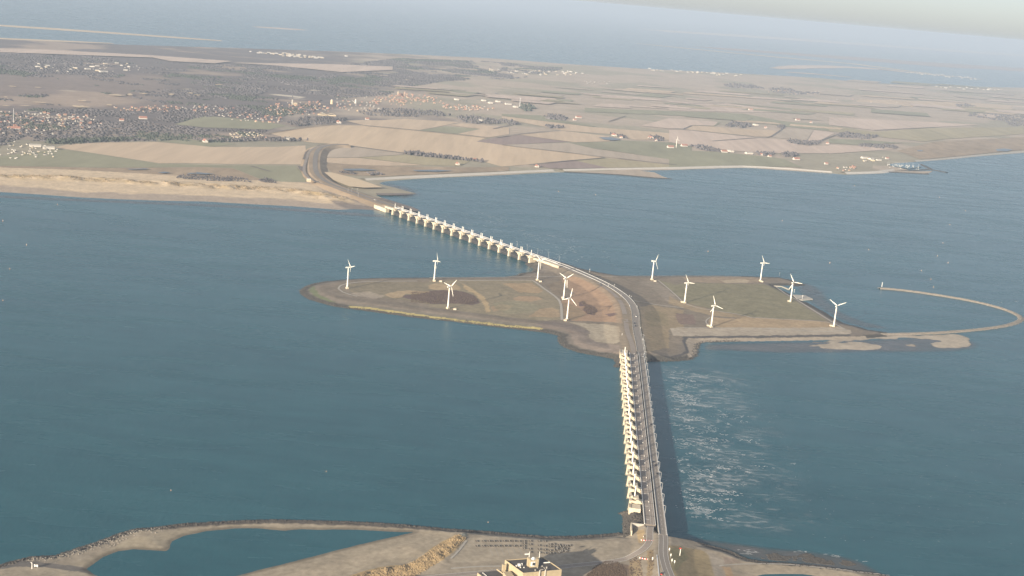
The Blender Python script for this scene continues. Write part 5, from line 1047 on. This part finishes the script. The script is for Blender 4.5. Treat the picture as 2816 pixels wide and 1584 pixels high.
# U-shaped retaining walls at the near end
o = frame('retaining_wall', SW, ST, 17.62); tag(o, 'grey concrete U-shaped retaining wall beside the near end of the service road', 'retaining wall')
u_box(MB(), 0, 1.2, -4, 12.2, 2, 13.5).build('cross_wall', 'concrete_grey', o); u_box(MB(), -1, 26, -5.4, -4, 2, 13.2).build('side_wall', 'concrete', o)
o = frame('retaining_wall', SW, ST, 19.7); tag(o, 'low grey wall between the ramp and the main road at the bottom', 'retaining wall')
u_box(MB(), 0, 62, 24, 24.8, 4, 14.2).build('wall_face', 'concrete_grey', o); u_box(MB(), 0, 62, 23.8, 25, 14.2, 14.5).build('coping', 'steel', o)

# street lamps
def lamp_parts(h): return [('pole', MB().cyl((0, 0, 0), (0, 0, h), .22, .15, 8).mesh('pole', 'steel')), ('arm', MB().cyl((0, 0, h - .1), (0, -2.0, h + .4), .17, .14, 6).mesh('arm', 'steel')), ('lamp_head', MB().box((0, -2.4, h + .4), (.6, 1.3, .4)).mesh('lamp_head', 'white'))]
LH = {h: lamp_parts(h) for h in (12, 19)}
def lamp(x, y, z, rz, h, label, group):
    o = empty('street_lamp', (x, y, z), rz); tag(o, label, 'street lamp', group)
    for nm, me in LH[h]: link(nm, me, o)
ang = math.atan2(ST[1], ST[0])
for i in range(22):
    k = -2.6 + i * .92; x, y = SW(k, 41.0); lamp(x, y, 13.4, ang, 19 if k < 4.5 else 12, '%s street lamp along the near barrier road, counted from the island' % ORD[i], 'street lamps along the near barrier road')
for i, k in enumerate((12.4, 13.4, 14.4, 15.4, 16.4)):
    x, y = HW(k, 41.0); lamp(x, y, 13.4, math.atan2(HT[1], HT[0]), 19, '%s tall lamp at the island end of the far barrier, counted from the left' % ORD[i], 'tall lamps on the far barrier')
for i, px in enumerate([(957, 527), (967, 528), (982, 528), (985, 541)]):
    x, y = G(px[0], px[1], 11); lamp(x, y, 11, 1.0, 12, '%s slim pole beside the road where the far barrier leaves the dunes' % ORD[i], 'slim poles by the dune road')
for i, (px, py) in enumerate(C(c3, [(928, 328), (1010, 325), (1098, 465), (1210, 470), (1232, 480), (1212, 600), (1310, 610), (1112, 980), (1355, 895), (1385, 1050)])):
    x, y, z = on_island(px, py); o = empty('road_sign', (x, y, z), .6); tag(o, '%s small white sign post beside the island road, counted from the back' % ORD[i], 'sign', 'sign posts along the island road')
    MB().cyl((0, 0, 0), (0, 0, 4.2), .18, .18, 6).build('post', 'steel', o); MB().box((0, -.2, 3.6), (1.6, .15, 2.2)).build('panel', 'white', o)
for i, (px, py) in enumerate(C(cN, [(625, 1140), (1000, 1070), (1024, 1175), (1078, 1205), (970, 950)])):
    x, y, z = on_near(px, py); o = empty('road_sign', (x, y, z), .2); tag(o, ['white sign panel left of the ramp wall at the bottom', 'white sign panel behind the right rail', 'white sign on a post right of the main road', 'lower white sign right of the main road at the bottom', 'blue and white sign beside the right rail'][i], 'sign')
    MB().cyl((0, 0, 0), (0, 0, 4), .15, .15, 6).build('post', 'steel', o); MB().box((0, -.18, 3.6), (1.4, .12, 3.2)).build('panel', 'white', o)
x, y, z = on_near(*C(c7, [(206, 280)])[0]); o = empty('signal_post', (x, y, z)); tag(o, 'white post with a red-and-white head on the grass right of the road', 'post'); MB().cyl((0, 0, 0), (0, 0, 9), .5, .4, 8).build('pole', 'white', o); MB().box((-.5, 0, 9.3), (2.4, .8, 1.2)).build('head', 'red', o)
x, y, z = on_near(*C(c8, [(405, 480)])[0]); o = empty('signal_post', (x, y, z)); tag(o, 'white hooked post on the sandy knoll at the lower left', 'post'); MB().cyl((0, 0, 0), (0, 0, 7), .45, .4, 8).build('pole', 'white', o); MB().cyl((0, 0, 7), (-1.6, 0, 7.8), .4, .3, 6).build('arm', 'white', o)
x, y, z = on_near(*C(c8, [(455, 465)])[0]); o = empty('notice_board', (x, y, z)); tag(o, 'white board beside the hooked post at the lower left', 'board'); MB().box((0, 0, 2.4), (4.2, .2, 2.6)).build('panel', 'white', o); MB().cyl((-1.5, 0, 0), (-1.5, 0, 2), .12, .12, 6).cyl((1.5, 0, 0), (1.5, 0, 2), .12, .12, 6).build('legs', 'steel', o)
# red-and-white road blocks
for i, (px, w) in enumerate(((C(cN, [(550, 735)])[0], 20), (C(cN, [(455, 1105)])[0], 12), (C(cN, [(452, 640)])[0], 4))):
    x, y, z = on_near(*px); o = empty('road_block', (x, y, max(z, 0) + .2), [0.0, -.25, 1.2][i]); tag(o, ['wide red-and-white road block across the service road', 'red-and-white road block at the lower bend', 'small red-and-white block at the end of the white rail'][i], 'road block')
    for j in range(int(w / 1.6)): MB().box((-w / 2 + j * 1.6 + .8, 0, .7), (1.5, .7, 1.2)).build('segment', 'red' if j % 2 else 'white', o)

# cars
def car_parts(body):
    b = MB(); pr = [(-2.2, .35), (-2.15, .85), (-1.5, .95), (1.0, .95), (2.1, .75), (2.2, .35)]
    vs = [(x, -.88, z) for x, z in pr] + [(x, .88, z) for x, z in pr]; n = len(pr)
    b.add(vs, [tuple(range(n - 1, -1, -1)), tuple(range(n, 2 * n))] + [(i, i + 1, n + i + 1, n + i) for i in range(n - 1)] + [(n - 1, 0, n, 2 * n - 1)])
    c = MB(); q = [(-1.6, .95), (-1.2, 1.45), (.4, 1.45), (1.1, .95)]; vs = [(x, -.78, z) for x, z in q] + [(x, .78, z) for x, z in q]
    c.add(vs, [(3, 2, 1, 0), (4, 5, 6, 7), (0, 1, 5, 4), (1, 2, 6, 5), (2, 3, 7, 6), (3, 0, 4, 7)])
    return [('body', b.mesh('body', body)), ('cabin', c.mesh('cabin', 'glass'))] + [('wheel', MB().cyl((x, y - .1, .33), (x, y + .1, .33), .33, .33, 10).mesh('wheel', 'timber')) for x in (-1.35, 1.35) for y in (-.82, .82)]
CP = {c: car_parts(c) for c in ('car_dark', 'red', 'white')}
def car(x, y, z, rz, c, lb, s=1.15):
    o = empty('car', (x, y, z), rz); o.scale = (s, s, s); tag(o, lb, 'car')
    for nm, me in CP[c]: link(nm, me, o)
for k, v, c, lb in ((12.45, 33.0, 'car_dark', 'dark car ahead of two others on the near barrier road'), (12.75, 36.5, 'car_dark', 'dark car in the middle of the near barrier road'), (13.5, 37.0, 'car_dark', 'dark car following the others on the near barrier road'), (8.6, 37.0, 'car_dark', 'dark car alone half way along the near barrier road'), (-.4, 37.0, 'white', 'white car on the near barrier road at the island end')):
    x, y = SW(k, v); car(x, y, 14.52, ang, c, lb, 1.25)
x, y = G(1819, 1579, 14.4); car(x, y, 14.42, ang - .15, 'red', 'red car on the main road at the bottom edge', 1.2)
for px, c, lb in ((C(c3, [(1300, 727)])[0], 'white', 'white van on the island road'), (C(c3, [(1278, 820)])[0], 'car_dark', 'dark car behind the white van on the island road'), (C(c3, [(1290, 855)])[0], 'car_dark', 'last dark car of the group on the island road'), ((1031, 551), 'white', 'white van on the road at the dune end of the far barrier')):
    x, y = G(px[0], px[1], 13.7); car(x, y, 13.66 if px[0] > 1200 else 14.6, ang if px[0] > 1200 else tb, c, lb, 1.5)
x, y = G(849, 499, 11.6); o = empty('kiosk', (x, y, 11.0), .3); tag(o, 'pale square kiosk by the road where the dunes end', 'kiosk'); MB().box((0, 0, 4.5), (13, 11, 9)).build('wall', 'wall_cream', o); MB().box((0, 0, 9.2), (14, 12, .5)).build('roof', 'white', o); MB().box((1, -5.6, 4), (5, .3, 4)).build('window', 'concrete_grey', o)
x, y = G(1862, 379, 3); put_turbine(*G(1859, 407, 3), 3.0, 30, 20, 'small lone wind turbine on the far shore beside the dike road', None, .85)

# rows of low dark frames on the paved ground
fr = [('beam', MB().box((0, 1.3, .45), (4.2, .55, .9)).mesh('beam', 'timber')), ('beam', MB().box((.5, -1.3, .45), (4.2, .55, .9)).mesh('beam', 'timber')), ('cross_bar', MB().box((.2, 0, .95), (.6, 3.2, .4)).mesh('cross_bar', 'concrete_grey'))]
pts = [(x, 275) for x in (400, 505, 590, 665, 740, 825, 900, 975, 1050, 1130, 1225, 1360, 1450)] + [(x, 350) for x in (405, 505, 585, 660, 740, 820, 890, 975, 1050, 1130)] + [(1225, 325), (1222, 395), (1225, 445), (1360, 340), (1362, 400), (1365, 450), (1450, 350), (1450, 405), (1450, 460), (1530, 325), (1530, 360), (1530, 420), (1530, 460), (1585, 322), (1585, 360), (1590, 415), (1580, 455), (1130, 310), (1130, 385)]
r = random.Random(9)
pts += [(r.uniform(1620, 1860), r.uniform(330, 460)) for _ in range(26)]
for i, p in enumerate(pts):
    if i >= 46 and (p[1] > 470 - (p[0] - 1600) * .18 or p[1] < 300 + (p[0] - 1600) * .22): continue
    x, y, z = on_near(*C(c6, [p])[0]); o = empty('anchor_frame', (x, y, z + .05), .18 + r.uniform(-.12, .12))
    lb = '%s low dark frame from the left in the back row on the paved ground' % ORD[i] if i < 13 else '%s low dark frame from the left in the second row on the paved ground' % ORD[i - 13] if i < 23 else 'low dark frame in the crowded right part of the paved ground'
    tag(o, lb, 'frame', 'dark frames in rows on the paved ground')
    for nm, me in fr: link(nm, me, o)

# ================================================================== CONTROL BUILDING AT THE BOTTOM
ZR = 31.0
rb = P2([(1388.4, 1540), (1494, 1532), (1545, 1567), (1438.8, 1576.4)], ZR)
B = empty('control_building', (*rb.mean(0), 5.5)); tag(B, 'tan concrete control building with a dark flat roof and a small roof tower', 'building')
ctr = rb.mean(0); loc = rb - ctr
def inset(poly, d):
    c = poly.mean(0); return c + (poly - c) * (1 - d / np.linalg.norm(poly - c, axis=1))[:, None]
hz = ZR - 5.5
MB().prism(loc, -4, hz - .9).build('wall', 'building', B)
MB().prism(inset(loc, 1.2), hz - .9, hz - .6).build('roof', 'roofing', B)
for i in range(4):
    a, b_ = loc[i], loc[(i + 1) % 4]; i0, i1 = inset(loc, .9)[i], inset(loc, .9)[(i + 1) % 4]
    MB().prism([a, b_, i1, i0], hz - .9, hz + .3).build('parapet', 'building', B)
ex = (loc[1] - loc[0]) / np.linalg.norm(loc[1] - loc[0]); ey = (loc[3] - loc[0]) / np.linalg.norm(loc[3] - loc[0]); eang = math.atan2(ex[1], ex[0])
def roofpt(px, py): q = P2([(px, py)], ZR)[0] - ctr; return q
def rbx(nm, px, py, d, z0, m, parent=None): q = roofpt(px, py); return MB().box((q[0], q[1], hz - .6 + z0 + d[2] / 2), d, eang).build(nm, m, parent or B)
T0 = rbx('roof_tower', 1464, 1556, (8.5, 6, 9), 0, 'building')
qa = roofpt(1464, 1556)
MB().box((qa[0] + .3, qa[1] - 3.2, hz + 3.8), (5.4, .5, 5.6), eang).build('window_frame', 'white', T0)
for s in (-1.4, 0, 1.4): MB().box((qa[0] + .3 + s, qa[1] - 3.55, hz + 3.9), (1.1, .3, 3.6), eang).build('window', 'glass', T0)
MB().cyl((qa[0] + .5, qa[1], hz + 8.4), (qa[0] + .5, qa[1], hz + 11.0), 3.2, 1.0, 4).build('skylight', 'steel', T0)
for s in (-1, 1): MB().box((qa[0] + s * 5.0, qa[1] + .4, hz + 4.4), (2.2, 4, 10), eang).build('stair_shaft', 'building', T0)
for px in (1453, 1481):
    q = roofpt(px, 1553); MB().cyl((q[0], q[1], hz), (q[0], q[1], hz + 16.5), .38, .28, 8).build('antenna_mast', 'white', B)
rbx('beam', 1448, 1540, (5.5, 1.2, 1.2), 7.5, 'white', T0); rbx('beam', 1503, 1549, (8.5, 1.0, 1.0), 1.0, 'white')
for px, py, d in ((1420, 1556, (1.6, 1.2, 1.2)), (1427.5, 1555, (2.8, 2.6, 2.6)), (1435, 1553, (1.4, 1.4, 2.4)), (1431, 1560, (1.2, 1, 1)), (1441, 1560, (1.0, 1, 1)), (1472, 1568, (1.2, 1.2, 1.6)), (1478, 1561, (1, 1, 1)), (1491, 1557, (1.4, 1, 1.2)), (1503, 1562, (1.2, 1.2, 2.2)), (1490, 1566, (4, .6, .6)), (1497, 1561, (.6, 3.5, .6))):
    rbx('roof_vent', px, py, d, 0, 'white' if px < 1445 else 'concrete_grey')
for px, py in ((1484.5, 1571), (1500, 1569)):
    q = P2([(px, py)], ZR)[0] - ctr; q = q + np.array([0, -2.0]); MB().cyl((q[0], q[1], hz - 8), (q[0], q[1], hz + 2.2), .9, .9, 10).build('flue_pipe', 'concrete_grey', B)
q = roofpt(1400, 1566); MB().box((q[0], q[1], hz / 2 - 4), (9, 12, hz - 3), eang).build('stair_block', 'building', B)
q = roofpt(1389, 1552); MB().box((q[0] - 1.2, q[1], hz / 2 - 1), (3.6, 3, hz + 1.6), eang).build('corner_shaft', 'building', B)
q = roofpt(1505, 1578); MB().box((q[0], q[1] - 6, hz / 2 - 5), (13, 9, hz - 4), eang).build('front_block', 'building', B); 
# lower wing on the left
w2 = P2([(1313, 1574), (1366, 1568), (1392, 1590), (1345, 1600)], 20.0) - ctr
MB().prism(w2, -4, 14.0).build('wing', 'building', B); MB().prism(inset(w2, 1.0), 14.0, 14.3).build('wing_roof', 'roofing', B)
q0 = P2([(1367, 1566)], 22)[0] - ctr; q1 = P2([(1386, 1580)], 22)[0] - ctr; MB().cyl((q0[0], q0[1], 16.5), (q1[0], q1[1], 16.5), .9, .9, 6).build('duct', 'building', B)
for i in range(4): q = P2([(1328 + i * 3, 1576 + i * 2.4)], 20)[0] - ctr; MB().box((q[0], q[1], 14.7), (1, .8, .8), eang).build('wing_vent', 'white', B)

# ================================================================== BUOYS AND FOAM
bo = [(8, 608), (73, 674), (27, 740), (8, 827), (897, 1297), (470, 1349), (1342, 1437), (158, 563), (1536, 527), (1638, 536), (2350, 511), (2151, 607), (2612, 618), (2584, 543), (2655, 580), (2593, 668.5), (2389, 687), (2578, 704), (2607, 723), (2282, 723), (2533.7, 745), (1947, 692), (2560, 768), (2567, 790), (2282, 724)]
bm = [('hull', MB().cyl((0, 0, -.8), (0, 0, 1.2), 1.9, 1.7, 10).mesh('hull', 'orange')), ('tower', MB().cyl((0, 0, 1.2), (0, 0, 4.6), .9, .4, 8).mesh('tower', 'white')), ('top_mark', MB().cyl((0, 0, 4.6), (0, 0, 5.8), .7, .1, 8).mesh('top_mark', 'orange'))]
for i, p in enumerate(bo):
    x, y = G(p[0], p[1]); o = empty('buoy', (x, y, 0)); s = max(.3, min(.62, math.hypot(x, y) / 5200)); o.scale = (s, s, s)
    side = 'left of the far barrier' if p[0] < 1000 and p[1] < 900 else 'on the near water left of the road' if p[1] > 1200 else 'on the wide water behind the island' if p[0] < 2200 else 'among the buoys on the water at the right'
    tag(o, 'small orange and white buoy floating ' + side, 'buoy', 'buoys ' + side)
    for nm, me in bm: link(nm, me, o)
def foam(name, centres, label, seed):
    r = np.random.default_rng(seed); V = []; F = []
    for x, y, L, w, a in centres:
        k = 7; t = np.linspace(-1, 1, k); wob = r.normal(0, .2, k) * w; ww = w * (1 - t ** 2) * r.uniform(.4, 1.3, k) + .05
        ca, sa = math.cos(a), math.sin(a); b = len(V)
        for s in (1, -1):
            for i in range(k):
                u = t[i] * L / 2; v = wob[i] + s * ww[i] / 2; V.append((x + u * ca - v * sa, y + u * sa + v * ca, .12))
        F += [(b + i + k, b + i + k + 1, b + i + 1, b + i) for i in range(k - 1)]
    o = MB().add(V, F).build(name, 'foam'); tag(o, label, 'foam', None, 'stuff'); return o
fl = []
r = np.random.default_rng(8)
for k in range(16):                       # a jet of broken water leaves every open gate
    for j in range(11):
        v0 = 78 + abs(r.normal(0, 60)); kk = k + r.uniform(.0, 1.0); cx, cy_ = SW(kk, v0); ln = r.uniform(6, 22)
        for i in range(int(r.integers(5, 16) * (1.0 if v0 < 150 else .55))):
            t = r.normal(0, .5); x = cx + t * ln + r.normal(0, 1.5); y = cy_ - t * ln * .12 + r.normal(0, 3.0)
            fl.append((x, y, r.uniform(1.2, 5.0), r.uniform(.35, 1.25), r.normal(-.1, .3)))
foam('foam', fl, 'white broken water streaming away from the gates of the near barrier', 9)
fl = []
for k in range(15):
    for j in range(6):
        cx, cy_ = HW(k + r.uniform(0, 1), r.uniform(60, 330))
        for i in range(4): fl.append((cx + r.normal(0, 9), cy_ + r.normal(0, 9), r.uniform(4, 14), r.uniform(.4, 1.1), r.normal(-.2, .4)))
foam('foam', fl, 'thin flecks of foam behind the far barrier', 10)
fl = []
for p, n in ((C(c7, [(955, 225)])[0], 5), (C(c7, [(1075, 245)])[0], 3), (C(c7, [(970, 255)])[0], 4), (C(c7, [(1600, 243)])[0], 5), (C(c7, [(1970, 280)])[0], 7), (C(c7, [(2275, 352)])[0], 3), ((2790, 828), 8), ((2750, 831), 4)):
    x, y = G(*p)
    for i in range(n): fl.append((x + r.normal(0, 4), y + r.normal(0, 2), r.uniform(3, 9), r.uniform(.4, 1.0), r.normal(0, .3)))
for i in range(260):
    px, py = r.uniform(1900, 2816), r.uniform(960, 1500); x, y = G(px, py); fl.append((x, y, r.uniform(1.5, 4), r.uniform(.15, .4), r.normal(0, .4)))
foam('foam', fl, 'small white wave crests scattered over the right-hand water', 11)

# soft foam drifting off the gates
m, n_, l_, b_ = nt('foam_film'); b_.inputs['Roughness'].default_value = .6; b_.inputs['Base Color'].default_value = (0.62, 0.66, 0.66, 1)
at = n_.new('ShaderNodeAttribute'); at.attribute_name = 'col'; tr = n_.new('ShaderNodeBsdfTransparent'); mx = n_.new('ShaderNodeMixShader'); sp = n_.new('ShaderNodeSeparateColor')
l_.new(at.outputs['Color'], sp.inputs[0]); l_.new(sp.outputs[0], mx.inputs[0]); l_.new(tr.outputs[0], mx.inputs[1]); l_.new(b_.outputs[0], mx.inputs[2]); l_.new(mx.outputs[0], n_['Material Output'].inputs['Surface']); M['foam_film'] = m
def film_alpha(x, y, z, s):
    u = (x - SO[0]) * ST[0] + (y - SO[1]) * ST[1]; v = (x - SO[0]) * SN[0] + (y - SO[1]) * SN[1]
    w = (fbm(u, v, 30, 3) - .5) * 20
    f = fbm(v / 3.6, (u + w) / 1.2, 3.6, 21, 5); g = fbm(v, u, 40, 23, 3); jet = .55 + .45 * np.cos((u / 45.0 - .5) * 2 * np.pi)
    fade = smooth(66, 90, v) * smooth(300, 120, v) * smooth(-40, 0, u) * smooth(760, 715, u)
    a = smooth(.57, .74, f * .72 + g * .28 + jet * .05) * fade * .32 + .04 * fade * smooth(.35, .6, g)
    return np.repeat(a[:, None], 3, 1)
terrain('foam_film', np.array([SW(-1, 62), SW(17, 62), SW(17, 305), SW(-1, 305)]), 1.7, lambda x, y, s: np.full(x.shape, .06), film_alpha, 'foam_film', margin=0)['kind'] = 'stuff'
# silty shallows: thin cloudy films on the water over the mud
m, n_, l_, b_ = nt('silty_water'); b_.inputs['Roughness'].default_value = .25; b_.inputs['Specular IOR Level'].default_value = .28; b_.inputs['IOR'].default_value = 1.33
at = n_.new('ShaderNodeAttribute'); at.attribute_name = 'col'; tr = n_.new('ShaderNodeBsdfTransparent'); mx = n_.new('ShaderNodeMixShader'); sp = n_.new('ShaderNodeSeparateColor')
l_.new(at.outputs['Color'], sp.inputs[0]); l_.new(sp.outputs[0], mx.inputs[0]); l_.new(tr.outputs[0], mx.inputs[1]); l_.new(b_.outputs[0], mx.inputs[2]); l_.new(mx.outputs[0], n_['Material Output'].inputs['Surface'])
b_.inputs['Base Color'].default_value = (0.115, 0.112, 0.105, 1); M['silt'] = m
for px_, edge, amt in ((C(c7, [(-20, 60), (300, 60), (700, 110), (1000, 150), (1300, 190), (1700, 215), (2200, 300), (2450, 420), (2576, 520), (2300, 520), (1500, 400), (950, 340), (700, 220), (300, 130)]), 16, .75),
                       ([(1925, 944), (2000, 941), (2200, 938), (2330, 934), (2560, 925), (2690, 935), (2700, 965), (2560, 972), (2400, 970), (2200, 975), (2000, 968), (1930, 965)], 26, .7), ([(2200, 772), (2260, 790), (2290, 830), (2330, 870), (2480, 908), (2380, 905), (2300, 880), (2230, 838), (2180, 800)], 22, .5),
                       ([(1045, 500), (1090, 505), (1150, 520), (1170, 535), (1130, 550), (1090, 545), (1060, 530), (1040, 515)], 60, .7), ([(-50, 532), (300, 550), (600, 560), (900, 578), (1080, 592), (1060, 602), (800, 580), (400, 562), (-50, 545)], 22, .6)):
    w = chaikin(P2(px_, 0), 2, True); st = 3.0 if edge < 20 else 8.0
    o = terrain('silty_shallows', w, st, lambda x, y, s: np.full(x.shape, .05), lambda x, y, z, s: np.repeat((smooth(0, edge, s) * amt * (.45 + .9 * fbm(x, y, 30, 4)))[:, None].clip(0, 1), 3, 1), 'silt', margin=1)
# ================================================================== HAZE
hb_ = MB().box((0, 92000, 338), (379000, 190000, 694)); hz_o = hb_.build('haze', 'white'); hz_o['kind'] = 'stuff'
hm = bpy.data.materials.new('haze_air'); hm.use_nodes = True; n = hm.node_tree.nodes; n.clear()
out = n.new('ShaderNodeOutputMaterial'); pv = n.new('ShaderNodeVolumePrincipled'); hm.node_tree.links.new(pv.outputs[0], out.inputs['Volume'])
pv.inputs['Color'].default_value = (0.485, 0.58, 0.715, 1); pv.inputs['Density'].default_value = 4.6e-5; pv.inputs['Anisotropy'].default_value = 0.0
hz_o.data.materials.clear(); hz_o.data.materials.append(hm)
hz_o['label'] = 'pale haze over the whole view'; hz_o['category'] = 'haze'
